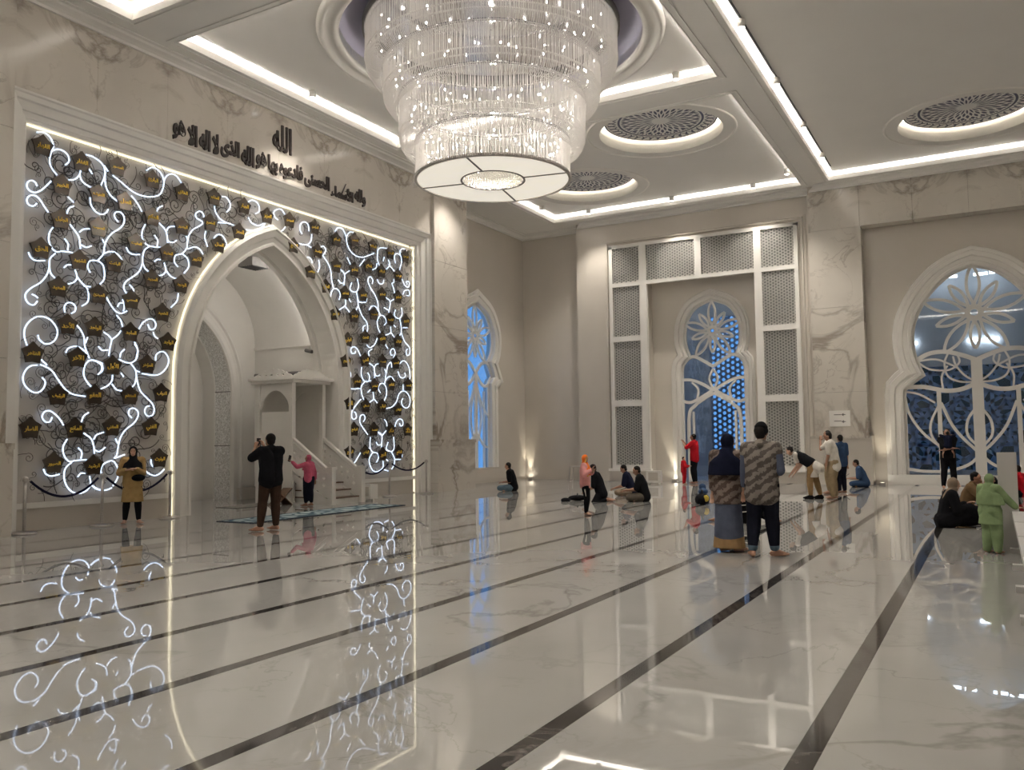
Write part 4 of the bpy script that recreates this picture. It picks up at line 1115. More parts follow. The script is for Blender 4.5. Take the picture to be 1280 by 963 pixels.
# ================================================================== pulpit (minbar)
MX0, MX1 = 15.8, 16.9
mbn = thing('pulpit', 'white carved pulpit with canopy and balustraded stair in the arch', 'pulpit', (16.35, 15.2, 0))
def pb(name, mb, m=None):
    o = build(name, mb, m or M['white'], mbn); o.location = (-16.35, -15.2, 0); return o
YF, YT, YB = 13.9, 15.27, 16.4
n_st = 5
for k in range(n_st):
    y0 = YF + .1 + (YT - YF - .1) * k / n_st
    pb('step', MB().box(MX0 + .08, MX1 - .08, y0, YT, .17 * k, .17 * (k + 1) - .03), M['white'])
    pb('tread', MB().box(MX0 + .08, MX1 - .08, y0 - .03, YT, .17 * (k + 1) - .03, .17 * (k + 1)), M['wood'])
for xx in (MX0, MX1):
    # balustrade: sloping panel with pierced holes, hand rail, newel
    z_lo, z_hi, g_ = .22, 1.05, .0
    pan = [(YF + .12, .12), (YF + .12, .72), (YT, 1.55), (YT, .85)]
    holes = []
    for i in range(6):
        for j in range(2):
            cy_ = YF + .3 + i * .19; cz_ = .42 + (cy_ - YF - .12) * .66 + j * .17 - .06
            holes.append([(cy_ - .05, cz_), (cy_, cz_ - .05), (cy_ + .05, cz_), (cy_, cz_ + .05)])
    pb('balustrade_panel', MB().plate(pan, holes, FX, xx - .025, xx + .025))
    pb('hand_rail', MB().bar((xx, YF + .05, .74), (xx, YT, 1.64), .09, .07))
    pb('newel', MB().box(xx - .07, xx + .07, YF, YF + .14, 0, .86))
    pb('newel_cap', MB().box(xx - .09, xx + .09, YF - .02, YF + .16, .86, .91))
    pb('stair_side', MB().plate([(YF + .14, .0), (YT, .0), (YT, .78), (YF + .14, .1)], [[(YT - .65, .04), (YT - .08, .04), (YT - .08, .58)]], FX, xx - .02, xx + .02))
    pb('side_wall', MB().plate([(YT, 0), (YB, 0), (YB, 1.6), (YT, 1.6)], [], FX, xx - .03, xx + .03))
for xx in (MX0, MX1):
    for yy in (YT, YB):
        pb('canopy_post', MB().box(xx - .06, xx + .06, yy - .06, yy + .06, 0, 3.02))
    ar = [(YT + .06, 2.35)] + [(YT + .06 + (YB - YT - .12) * k / 12, 2.35 + .5 * math.sin(PI * k / 12) ** .6) for k in range(1, 12)] + [(YB - .06, 2.35)]
    pb('arch_panel', MB().plate([(YT + .06, 3.02)] + ar + [(YB - .06, 3.02)], [], FX, xx - .02, xx + .02))
pb('back_panel', MB().box(MX0, MX1, YB, YB + .04, 1.0, 3.02))
pb('door_leaf', MB().box(MX0 - .01, MX0 + .02, YT + .1, YB - .1, .05, 2.3))
pb('platform', MB().box(MX0, MX1, YT, YB, .82, .88))
pb('canopy_cornice', MB().box(MX0 - .14, MX1 + .14, YT - .16, YB + .16, 3.02, 3.10))
pb('canopy_cornice', MB().box(MX0 - .2, MX1 + .2, YT - .22, YB + .22, 3.10, 3.17))
crest = []
for k in range(25):
    t_ = k / 24; crest.append((YT - .12 + (YB - YT + .24) * t_, 3.17 + .2 * math.sin(PI * t_) + .03 * abs(math.sin(9 * PI * t_))))
hc = [[(YT + .2 + i * .2, 3.20), (YT + .24 + i * .2, 3.235), (YT + .2 + i * .2, 3.27), (YT + .16 + i * .2, 3.235)] for i in range(5)]
for xx in (MX0 - .1, MX1 + .1): pb('canopy_crest', MB().plate([(YT - .12, 3.17)] + crest + [(YB + .12, 3.17)], hc, FX, xx - .02, xx + .02))
crx = [(MX0 - .1 + (MX1 - MX0 + .2) * k / 24, 3.17 + .2 * math.sin(PI * k / 24) + .03 * abs(math.sin(9 * PI * k / 24))) for k in range(25)]
pb('canopy_crest', MB().plate([(MX0 - .1, 3.17)] + crx + [(MX1 + .1, 3.17)], [], QY, YT - .14, YT - .10))

# fittings on the alcove wall
o = build('wall_bar_lamp', MB().tube([(AX1 - .08, 17.75, 3.38), (AX1 - .08, 15.75, 3.38)], .055, 10), M['grey']); tag(o, 'long dark bar lamp fixed across the alcove wall behind the pulpit', 'lamp')
t = thing('security_camera', 'small white security camera high on the alcove wall', 'camera', (AX1 - .12, 15.75, 3.95))
build('mount', MB().box(.02, .12, -.03, .03, .02, .12), M['white'], t)
build('camera_body', MB().tube([(0, .1, .02), (-.05, -.16, -.04)], .05, 10), M['grey'], t)
t = thing('air_vent', 'dark slatted air vent hung under the arch top', 'vent', (0, 0, 0))
vq = hit(317, 329, 1, 16.2); t.location = vq
build('vent_box', MB().box(-.28, .28, -.25, .25, -.12, .1), M['grey'], t)
for k in range(6): build('slat', MB().box(-.26, .26, -.23 + .08 * k, -.2 + .08 * k, -.135, -.12), M['black'], t)

# ================================================================== carpets and small things on the floor
def carpet_mat():
    c = (.23, .33, .40)
    m = mat('blue_carpet', c, .95, spec=.1)
    nt = m.node_tree; N = nt.nodes; L = nt.links; p = N['Principled BSDF']
    tc = N.new('ShaderNodeTexCoord')
    vo = N.new('ShaderNodeTexVoronoi'); vo.inputs['Scale'].default_value = 3.0; vo.feature = 'DISTANCE_TO_EDGE'
    L.new(tc.outputs['Object'], vo.inputs['Vector'])
    rp = N.new('ShaderNodeValToRGB'); e = rp.color_ramp.elements
    e[0].position = .04; e[0].color = (.05, .09, .12, 1); e[1].position = .16; e[1].color = (.34, .40, .41, 1)
    L.new(vo.outputs['Distance'], rp.inputs[0]); L.new(rp.outputs[0], p.inputs['Base Color'])
    return m
M['carpet'] = carpet_mat()
M['carpet_edge'] = cloth('dark_carpet_border', (.02, .03, .045))
c1 = ground(294, 653); c2 = ground(497, 633)
cy0, cy1 = 12.35, 13.15
t = thing('carpet_runner', 'long blue patterned carpet runner lying before the pulpit', 'carpet', (14.0, 12.7, 0))
o = build('carpet_field', MB().box(-2.3, 2.3, -.42, .42, 0.001, .012), M['carpet'], t)
for a in ((-2.38, 2.38, -.5, -.42), (-2.38, 2.38, .42, .5), (-2.38, -2.3, -.42, .42), (2.3, 2.38, -.42, .42)):
    build('carpet_border', MB().box(*a, .001, .013), M['carpet_edge'], t)
o = build('prayer_mat', MB().box(-.75, .75, -.35, .35, .001, .012), cloth('grey_mat', (.2, .19, .17))); o.location = (14.9, 15.75, 0)
tag(o, 'thin grey mat on the floor just inside the arch', 'mat')
# folding book rest
q = ground(352, 632)
t = thing('book_rest', 'dark wooden cross-legged book rest beside the pulpit', 'book rest', (q.x, q.y + .05, 0))
for s_ in (-1, 1):
    build('leaf', MB().bar((-s_ * .26, 0, .0), (s_ * .26, 0, .40), .022, .30, (0, 1, 0)), M['wood'], t)
# metal stools
def stool(px, py, h, wd, label, rz=.2):
    g = ground(px, py)
    t = thing('stool', label, 'stool', (g.x, g.y, 0), rz)
    build('seat', MB().box(-wd, wd, -wd * .8, wd * .8, h - .02, h), M['steel'], t)
    for sx in (-1, 1):
        for sy in (-1, 1):
            build('leg', MB().tube([(sx * wd * .9, sy * wd * .7, h - .02), (sx * wd * 1.15, sy * wd * .9, 0)], .014, 6), M['steel'], t)
    for sy in (-1, 1): build('stretcher', MB().tube([(-wd * 1.05, sy * wd * .8, h * .35), (wd * 1.05, sy * wd * .8, h * .35)], .01, 6), M['steel'], t)
stool(721, 612, .7, .22, 'bare metal stool standing by the corner wall')
stool(1013, 607, .45, .14, 'low metal stand on the floor under the lattice panel')
# white socket boxes by the walls
def flr_box(px, py, sx, sy, sz, label):
    g = ground(px, py)
    t = thing('power_box', label, 'box', (g.x, g.y, 0), 0)
    build('box_body', MB().box(-sx / 2, sx / 2, -sy / 2, sy / 2, .05, sz), M['white'], t)
    build('box_panel', MB().box(-sx / 2 - .01, -sx / 2, -sy / 3, sy / 3, .12, sz - .06), M['wall'], t)
    for k in (-1, 1): build('foot', MB().box(-.03, .03, k * sy / 3 - .03, k * sy / 3 + .03, 0, .05), M['white'], t)
flr_box(462, 626, .3, .3, .42, 'low white box against the plinth beside the pulpit stair')
flr_box(818, 605.5, .2, .5, .45, 'low white box at the foot of the lattice frame')
# paper sign on the pilaster
t = thing('wall_sign', 'white notice board with small arrows on the marble pilaster', 'sign', (28.4, 4.2, 2.07))
build('board', MB().box(-.03, 0, -.31, .31, -.25, .25), M['white'], t)
for k, (yy, zz) in enumerate(((.05, .12), (-.12, .12), (.05, -.08), (-.12, -.1))):
    build('arrow', MB().add([(-.033, yy - .08, zz), (-.033, yy, zz + .02), (-.033, yy, zz + .05), (-.033, yy + .07, zz), (-.033, yy, zz - .05), (-.033, yy, zz - .02)], [tuple(range(6))]) if k % 2 else MB().box(-.034, -.03, yy - .1, yy + .12, zz - .012, zz + .012), M['grey'], t)
# white barrier at the edge of the men's rows
t = thing('low_partition', 'white low partition with tall end post beside the girl in green', 'partition', (9.5, -.32, 0))
x0 = ground(1262, 690).x - 9.5
M['part'] = vary(mat('partition_white', (.62, .60, .58), .3), (.62, .60, .58), .03, 3)
build('end_post', MB().box(x0 - .02, x0 + .1, .08, .30, 0, 1.27), M['part'], t)
for k in range(6):
    a = x0 - .05 - k * 1.55
    build('panel', MB().box(a - 1.5, a, .02, .1, .06, .46), M['part'], t)
    build('rail', MB().box(a - 1.5, a, -.06, .16, .46, .52), M['part'], t)
    build('foot', MB().box(a - .12, a, -.2, .2, 0, .06), M['part'], t)
# ================================================================== people
def remeshed(name, mb, m, voxel, parent, smooth_it=3):
    me0 = bpy.data.meshes.new('tmp'); me0.from_pydata(mb.v, [], mb.f)
    b = bmesh.new(); b.from_mesh(me0); bmesh.ops.recalc_face_normals(b, faces=b.faces); b.to_mesh(me0); b.free()
    o = bpy.data.objects.new('tmp', me0); COL.objects.link(o)
    md = o.modifiers.new('r', 'REMESH'); md.mode = 'VOXEL'; md.voxel_size = voxel; md.use_smooth_shade = True
    if smooth_it:
        s_ = o.modifiers.new('s', 'SMOOTH'); s_.factor = .5; s_.iterations = smooth_it
    me = bpy.data.meshes.new_from_object(o.evaluated_get(bpy.context.evaluated_depsgraph_get()))
    bpy.data.objects.remove(o); bpy.data.meshes.remove(me0)
    me.name = name; me.materials.clear(); me.materials.append(m)
    me.polygons.foreach_set('use_smooth', [True] * len(me.polygons))
    return link(name, me, parent)
def ik(a, c, l1, l2, pole):
    a = Vector(a); c = Vector(c); d = c - a; L = min(d.length, (l1 + l2) * .999)
    d.normalize()
    x = (l1 * l1 - l2 * l2 + L * L) / (2 * L); h = math.sqrt(max(l1 * l1 - x * x, 0))
    p = Vector(pole); p = p - d * p.dot(d)
    if p.length < 1e-6: p = d.orthogonal()
    p.normalize()
    return a + d * x + p * h, a + d * L
def facing(px, right, away):
    """world angle of a heading given in picture terms (right / away from the camera) at a picture column"""
    d = ray(px, 545); d.z = 0; d.normalize()
    r_ = Vector((d.y, -d.x, 0))
    v = d * away + r_ * right
    return math.atan2(v.y, v.x) - PI / 2      # local +y is the facing direction

class Body:
    """joints of a figure in its own frame: x right, y forward, z up"""
    def __init__(s, H, pelvis=None, lean=(0, 0), turn=0, head=(0, 1, 0), Lw=None, Rw=None, Lp=(-.5, -1, -.3), Rp=(.5, -1, -.3),
                 Lf=None, Rf=None, Lk=(0, 1, 0), Rk=(0, 1, 0), Lt=(0, 1, 0), Rt=(0, 1, 0), Lh=None, Rh=None, girth=1.0):
        s.H = H; s.g = girth
        pz = .53 * H if pelvis is None else pelvis[2] * H
        px_, py_ = (0, 0) if pelvis is None else (pelvis[0] * H, pelvis[1] * H)
        s.pel = Vector((px_, py_, pz))
        spine = Euler((-lean[0], lean[1], 0)).to_matrix() @ Vector((0, 0, 1))
        s.up = spine
        tw = Matrix.Rotation(turn, 3, spine)
        rt = tw @ Vector((1, 0, 0)); rt = (rt - spine * rt.dot(spine)).normalized()
        s.rt = rt
        s.fw = spine.cross(rt)
        s.chest = s.pel + spine * .19 * H
        s.neck = s.pel + spine * .31 * H
        hd = Vector(head).normalized(); s.hd = hd
        s.headc = s.neck + spine * .062 * H + hd * .018 * H + Vector((0, 0, .012 * H))
        s.sh = {-1: s.pel + spine * .275 * H - rt * .103 * H, 1: s.pel + spine * .275 * H + rt * .103 * H}
        hr = Vector((1, 0, 0))
        s.hip = {-1: s.pel - hr * .05 * H, 1: s.pel + hr * .05 * H}
        s.el = {}; s.wr = {}; s.kn = {}; s.an = {}; s.toe = {}; s.hdir = {}
        for sd, w_, pl, hh in ((-1, Lw, Lp, Lh), (1, Rw, Rp, Rh)):
            w_ = Vector(w_) * H if w_ is not None else s.sh[sd] + Vector((sd * .05 * H, .02 * H, -.315 * H))
            s.el[sd], s.wr[sd] = ik(s.sh[sd], w_, .168 * H, .15 * H, pl)
            s.hdir[sd] = Vector(hh).normalized() if hh else (s.wr[sd] - s.el[sd]).normalized()
        for sd, f_, pl, tt in ((-1, Lf, Lk, Lt), (1, Rf, Rk, Rt)):
            f_ = Vector(f_) * H if f_ is not None else Vector((sd * .06 * H, 0, .043 * H))
            s.kn[sd], s.an[sd] = ik(s.hip[sd], f_, .245 * H, .245 * H, pl)
            s.toe[sd] = Vector(tt).normalized()
    def torso(s, mb, k=1.0, low=0.0, ex=0.0):
        H = s.H; g = s.g * k
        for sd in (-1, 1):
            a = s.pel + s.rt * sd * .042 * H * s.g - s.up * low
            mb.cap(a, .068 * H * g + ex, s.pel + s.up * .10 * H + s.rt * sd * .038 * H * s.g, .062 * H * g + ex)
            mb.cap(s.pel + s.up * .10 * H + s.rt * sd * .038 * H * s.g, .062 * H * g + ex, s.chest + s.rt * sd * .046 * H, .064 * H * g + ex)
            mb.cap(s.chest + s.rt * sd * .046 * H, .064 * H * g + ex, s.sh[sd] - s.rt * sd * .03 * H - s.up * .01 * H, .045 * H * g + ex)
            mb.cap(s.neck - s.up * .006 * H, .030 * H + ex * .7, s.sh[sd] - s.up * .008 * H, .028 * H + ex * .7)
    def arm(s, mb, sd, k=1.0, upto=2.0, ex=0.0):
        H = s.H
        a, b, c = s.sh[sd], s.el[sd], s.wr[sd]
        t = min(upto, 1.0)
        e = a.lerp(b, t)
        mb.cap(a, .034 * H * k + ex, e, (.034 - .009 * t) * H * k + ex)
        if upto > 1:
            t = upto - 1; e = b.lerp(c, t)
            mb.cap(b, .026 * H * k + ex, e, (.026 - .009 * t) * H * k + ex)
    def leg(s, mb, sd, k=1.0, upto=2.0, ex=0.0):
        H = s.H
        a, b, c = s.hip[sd], s.kn[sd], s.an[sd]
        t = min(upto, 1.0); e = a.lerp(b, t)
        mb.cap(a, .057 * H * k * s.g + ex, e, (.057 - .021 * t) * H * k + ex)
        if upto > 1:
            t = upto - 1; e = b.lerp(c, t)
            mb.cap(b, .037 * H * k + ex, b.lerp(c, .3 * t), .037 * H * k + ex)
            mb.cap(b.lerp(c, .3 * t), .037 * H * k + ex, e, (.034 - .012 * t) * H * k + ex)
    def hand(s, mb, sd, curl=.5):
        H = s.H; d = s.hdir[sd]; w_ = s.wr[sd]
        n = s.fw - d * s.fw.dot(d)
        side = d.cross(Vector((0, 0, 1)))
        if side.length < .2: side = d.cross(s.fw)
        side.normalize(); nrm = side.cross(d)
        palm = w_ + d * .03 * H
        rot = Matrix((side, nrm, d)).transposed()
        mb.ell(palm, (.024 * H, .011 * H, .032 * H), rot)
        for i, ln in enumerate((.036, .043, .040, .030)):
            b0 = palm + d * .024 * H + side * (i - 1.5) * .0125 * H
            m1 = b0 + (d * math.cos(curl * .5) - nrm * math.sin(curl * .5)) * ln * .5 * H
            m2 = m1 + (d * math.cos(curl * 1.5) - nrm * math.sin(curl * 1.5)) * ln * .5 * H
            mb.cap(b0, .0062 * H, m1, .0056 * H, 6); mb.cap(m1, .0056 * H, m2, .0048 * H, 6)
        tb = palm - d * .012 * H - side * sd * .02 * H
        t1 = tb + (d * .6 - side * sd * .8).normalized() * .024 * H
        mb.cap(tb, .008 * H, t1, .0068 * H, 6); mb.cap(t1, .0068 * H, t1 + d * .02 * H, .0055 * H, 6)
    def foot(s, mb, sd, ex=0.0):
        H = s.H; a = s.an[sd]; t = s.toe[sd]
        z = min(a.z, .024 * H) if a.z < .08 * H else a.z
        heel = Vector((a.x, a.y, z)) - t * .022 * H
        ball = Vector((a.x, a.y, z * .8)) + t * .075 * H
        sd_ = t.cross(Vector((0, 0, 1))).normalized()
        mb.cap(a, .021 * H + ex, heel, .020 * H + ex); mb.cap(a, .021 * H + ex, ball, .016 * H + ex); mb.cap(heel, .020 * H + ex, ball, .017 * H + ex)
        for i in range(5):
            o = ball + sd_ * (i - 2) * .0085 * H
            mb.cap(o, .011 * H + ex, o + t * (.032 - .003 * abs(i - 1)) * H, .0075 * H + ex, 6)
    def head(s, mb):
        H = s.H; d = s.hd
        rt = d.cross(Vector((0, 0, 1))).normalized(); up = rt.cross(d)
        rot = Matrix((rt, d, up)).transposed()
        s.hrot = rot
        c = s.headc
        mb.ell(c + up * .008 * H, (.043 * H, .053 * H, .055 * H), rot, 14, 10)
        mb.ell(c - up * .03 * H + d * .012 * H, (.033 * H, .038 * H, .036 * H), rot)
        mb.cap(s.neck - s.up * .02 * H, .032 * H, c - up * .02 * H - d * .005 * H, .030 * H)
        mb.cap(c + d * .050 * H + up * .004 * H, .006 * H, c + d * .058 * H - up * .012 * H, .009 * H, 8)
        for sd in (-1, 1): mb.ell(c + rt * sd * .044 * H - d * .002 * H, (.006 * H, .011 * H, .016 * H), rot, 8, 6)
        return rt, d, up

def person(name, label, px, py, rz, body, wear, voxel=.014, skin='skin', z=0.0, at=None, face=True, barefoot=True):
    g = ground(px, py) if at is None else Vector((at[0], at[1], 0))
    root = thing(name, label, 'person', (g.x, g.y, z), rz)
    b = body; H = b.H
    mb = MB(); b.torso(mb, .9)
    for sd in (-1, 1):
        b.arm(mb, sd); b.leg(mb, sd); b.hand(mb, sd); b.foot(mb, sd)
    rt, d, up = b.head(mb)
    body_o = remeshed('body', mb, M[skin], voxel * .72, root, 2)
    if face:
        c = b.headc
        for sd in (-1, 1):
            build('eye', MB().ell(c + rt * sd * .017 * H + d * .0475 * H + up * .008 * H, (.006 * H, .004 * H, .0035 * H), b.hrot, 8, 6), M['eye'], body_o, True)
            build('eyebrow', MB().cap(c + rt * sd * .009 * H + d * .050 * H + up * .019 * H, .0022 * H, c + rt * sd * .025 * H + d * .046 * H + up * .020 * H, .0018 * H, 6), M['hair'], body_o)
        build('mouth', MB().ell(c + d * .0485 * H - up * .034 * H, (.012 * H, .004 * H, .0045 * H), b.hrot, 8, 6), M['lips'], body_o, True)
    for wname, fn, m in wear:
        mb = MB(); fn(b, mb)
        if mb.v: remeshed(wname, mb, M[m] if isinstance(m, str) else m, voxel * .9, root, 3)
    return root
# garments ----------------------------------------------------------------
def hair(k=1.0, back=.012, lowback=True):
    def f(b, mb):
        H = b.H; c = b.headc; rt = b.hrot.col[0]; d = b.hrot.col[1]; up = b.hrot.col[2]
        mb.ell(c + up * .020 * H - d * back * H, (.0475 * H * k, .052 * H * k, .052 * H * k), b.hrot, 14, 10)
        if lowback: mb.ell(c - up * .008 * H - d * .022 * H, (.043 * H * k, .034 * H * k, .042 * H * k), b.hrot)
    return f
def hijab(drape=.17, wide=1.0, front=.02):
    def f(b, mb):
        H = b.H; c = b.headc; d = b.hrot.col[1]; up = b.hrot.col[2]; rt = b.hrot.col[0]
        mb.ell(c + up * .010 * H - d * .012 * H, (.055 * H, .058 * H, .067 * H), b.hrot, 14, 10)
        mb.ell(c - up * .045 * H - d * .006 * H, (.050 * H, .050 * H, .05 * H), b.hrot)
        n = 6
        prof = ((0, .045, .046), (.18, .062, .058), (.34, .098, .070), (.5, .121, .078), (.75, .128, .086), (1, .134, .092))
        top = b.neck + b.up * .02 * H
        rings = []
        for t, rx, ry in prof:
            p = top - b.up * t * (drape + .02) * H + b.fw * front * t * H
            rings.append((p, rx * H * wide, ry * H * wide))
        m = 20; vs = []
        for p, rx, ry in rings:
            for k in range(m):
                a = 2 * PI * k / m
                vs.append(p + b.rt * rx * math.cos(a) + b.fw * ry * math.sin(a) * (1 + .03 * math.sin(5 * a)))
        fs = [(i * m + k, i * m + (k + 1) % m, (i + 1) * m + (k + 1) % m, (i + 1) * m + k) for i in range(len(rings) - 1) for k in range(m)]
        fs.append(tuple(range(m))[::-1]); fs.append(tuple((len(rings) - 1) * m + k for k in range(m)))
        mb.add(vs, fs)
    return f
def shirt(sleeve=.7, low=.03, ex=.014, k=1.02, collar=True):
    def f(b, mb):
        b.torso(mb, k, low * b.H, ex)
        for sd in (-1, 1): b.arm(mb, sd, 1.12, sleeve, ex)
        if collar: mb.cap(b.neck - b.up * .02 * b.H, .038 * b.H, b.neck + b.up * .008 * b.H, .035 * b.H)
    return f
def trousers(upto=1.92, ex=.014, k=1.08):
    def f(b, mb):
        H = b.H
        for sd in (-1, 1):
            b.leg(mb, sd, k, upto, ex)
            mb.cap(b.pel + b.rt * sd * .04 * H, .068 * H * b.g, b.pel + b.up * .06 * H + b.rt * sd * .035 * H, .062 * H * b.g)
    return f
def skirt(z0, z1, r0, r1, ry0=None, ry1=None, yoff=0.0):
    def f(b, mb):
        H = b.H; n = 6; rings = []
        for i in range(n + 1):
            t = i / n; z = (z1 + (z0 - z1) * t) * H
            rx = (r1 + (r0 - r1) * t) * H; ry = ((ry1 or r1 * .8) + ((ry0 or r0 * .8) - (ry1 or r1 * .8)) * t) * H
            rings.append(((b.pel.x, b.pel.y + yoff * H, z), rx, ry))
        mb.loft(rings)
    return f
def combo(*fs):
    def f(b, mb):
        for g in fs: g(b, mb)
    return f
def cap_hat(h=.055):
    def f(b, mb):
        H = b.H; c = b.headc; up = b.hrot.col[2]; d = b.hrot.col[1]
        mb.cap(c + up * .022 * H - d * .004 * H, .0545 * H, c + up * .048 * H - d * .004 * H, .046 * H, 16)
        mb.ell(c + up * .052 * H - d * .004 * H, (.050 * H, .055 * H, .022 * H), b.hrot)
    return f
def shoes():
    def f(b, mb):
        for sd in (-1, 1): b.foot(mb, sd, .012)
    return f
def phone(name_label, p, rot, root_z=0):
    t = thing('phone', name_label, 'phone', p)
    t.rotation_euler = rot
    build('phone_body', MB().box(-.037, .037, -.005, .005, -.078, .078), M['black'], t)
    build('phone_screen', MB().box(-.034, .034, .005, .006, -.07, .07), M['grey'], t)
    return t
def world_of(root, v):
    return Matrix.Translation(root.location) @ Matrix.Rotation(root.rotation_euler.z, 4, 'Z') @ Vector(v)

for nm, c in dict(beige=(.36, .24, .10), blackc=(.010, .010, .012), navyc=(.010, .012, .028), brown=(.055, .032, .022), pink=(.50, .10, .16), pinkp=(.62, .28, .27),
                  orange=(.72, .17, .03), yellow=(.60, .45, .08), red=(.42, .012, .02), jeans=(.10, .15, .19), darkjeans=(.012, .013, .022), white_c=(.62, .58, .52),
                  khaki=(.33, .25, .15), tan=(.30, .19, .09), bluec=(.035, .065, .13), green=(.22, .30, .15), bluegrey=(.095, .11, .16), taupe=(.28, .21, .15), grey_c=(.14, .125, .11),
                  greyc=(.09, .075, .06), shirtbrown=(.16, .10, .05)).items():
    M[nm] = cloth(nm + '_cloth', c)
def batik(name, a, b_):
    m = cloth(name, a)
    nt = m.node_tree; N = nt.nodes; L = nt.links; p = N['Principled BSDF']
    tc = N.new('ShaderNodeTexCoord')
    mp = N.new('ShaderNodeMapping'); mp.inputs['Rotation'].default_value = (0, R(35), 0)
    L.new(tc.outputs['Object'], mp.inputs[0])
    wv = N.new('ShaderNodeTexWave'); wv.bands_direction = 'Z'; wv.inputs['Scale'].default_value = 3.0; wv.inputs['Distortion'].default_value = 4.0
    wv.inputs['Detail'].default_value = 3; wv.inputs['Detail Scale'].default_value = 6.0
    L.new(mp.outputs[0], wv.inputs[0])
    rp = N.new('ShaderNodeValToRGB'); e = rp.color_ramp.elements
    e[0].position = .42; e[0].color = (*a, 1); e[1].position = .56; e[1].color = (*b_, 1)
    L.new(wv.outputs[0], rp.inputs[0]); L.new(rp.outputs[0], p.inputs['Base Color'])
    return m
M['batik'] = batik('batik_cloth', (.10, .085, .075), (.235, .205, .18))
M['batik2'] = batik('batik_cloth_brown', (.095, .068, .058), (.215, .17, .145))
SIT = lambda H, **k: Body(H, pelvis=(0, 0, .065), Lf=(.06, .16, .03), Rf=(-.07, .12, .03), Lk=(-1, .35, .12), Rk=(1, .35, .12), Lt=(.9, .3, 0), Rt=(-.9, .3, 0), **k)
KNEEL = lambda H, **k: Body(H, pelvis=(0, 0, .125), Lf=(-.06, -.09, .035), Rf=(.06, -.09, .035), Lk=(-.25, 1, -.1), Rk=(.25, 1, -.1), Lt=(0, -1, 0), Rt=(0, -1, 0), **k)

# 1 woman in beige coat
H = 1.50
b = Body(H, head=(.1, 1, -.02), Lw=(-.03, .13, .70), Rw=(.09, .13, .69), Lp=(-.5, -.4, -1), Rp=(.5, -.4, -1), Lf=(-.075, .02, .043), Rf=(.085, 0, .043), Rt=(.35, 1, 0), Lt=(-.4, 1, 0), Lh=(1, .3, .1), Rh=(-1, .3, .1))
person('person', 'woman in long beige coat and black headscarf before the lit screen', 165, 655, facing(165, .05, -1), b,
       [('leggings', trousers(1.9, .008), 'blackc'), ('coat', combo(shirt(1.85, .02, .02), skirt(.28, .66, .135, .095, .10, .085)), 'beige'), ('headscarf', hijab(.15), 'blackc'),
        ('handbag', lambda b, mb: mb.ell(b.pel + Vector((-.06 * b.H, .105 * b.H, .055 * b.H)), (.085 * b.H, .03 * b.H, .045 * b.H)), 'blackc')], .012, 'skin_light')
# 2 man photographing
H = 1.70
b = Body(H, head=(-.35, 1, .1), turn=.25, Lw=(-.10, .21, .83), Rw=(.0, .22, .85), Lp=(-.8, .1, -1), Rp=(.8, .2, -1), Lf=(-.10, .02, .043), Rf=(.075, .06, .043), Lt=(-.9, .5, 0), Rt=(-.5, .9, 0), Lh=(.3, .35, 1), Rh=(-.35, .35, 1))
r2 = person('person', 'man in black shirt and brown trousers photographing the arch', 338, 664, facing(338, -.3, 1), b,
       [('trousers', trousers(1.9, .016), 'brown'), ('shirt', shirt(.95, .02, .03, 1.06), 'blackc'), ('hair', hair(1.06), 'hair')], .011)
pp = world_of(r2, (-.05 * H, .26 * H, .895 * H))
phone('black phone raised by the man in the black shirt', pp, (0, 0, r2.rotation_euler.z + .2))
# 3 child in pink
H = 1.24
b = Body(H, head=(-1, .2, .05), turn=.5, Lw=(-.31, .1, .86), Rw=(.16, .05, .50), Lp=(-.2, -.3, -1), Lh=(-1, .2, .6), Rt=(-.5, 1, 0), Lt=(-.7, .7, 0))
r3 = person('person', 'child in pink headscarf holding a phone out before the pulpit stairs', 386, 633, facing(386, -.5, .9), b,
       [('skirt', combo(skirt(.10, .56, .085, .085, .075, .075), trousers(1.8)), 'darkjeans'), ('blouse', shirt(1.85, .01, .016), 'pink'), ('headscarf', hijab(.15, 1.12), 'pink')], .012)
phone('dark phone held out by the child in pink', world_of(r3, (-.345 * H, .12 * H, .92 * H)), (0, .3, r3.rotation_euler.z + .3))
# 4 man sitting by the blue window
b = SIT(1.68, lean=(.22, 0), head=(0, 1, -.12), Lw=(-.08, .17, .16), Rw=(.1, .15, .16))
person('person', 'man in black shirt and jeans sitting alone near the blue window', 642, 614, facing(640, -1, .25), b,
       [('jeans', trousers(1.9), 'jeans'), ('shirt', shirt(.9, .0, .02), 'blackc'), ('hair', hair(), 'hair')], .013)
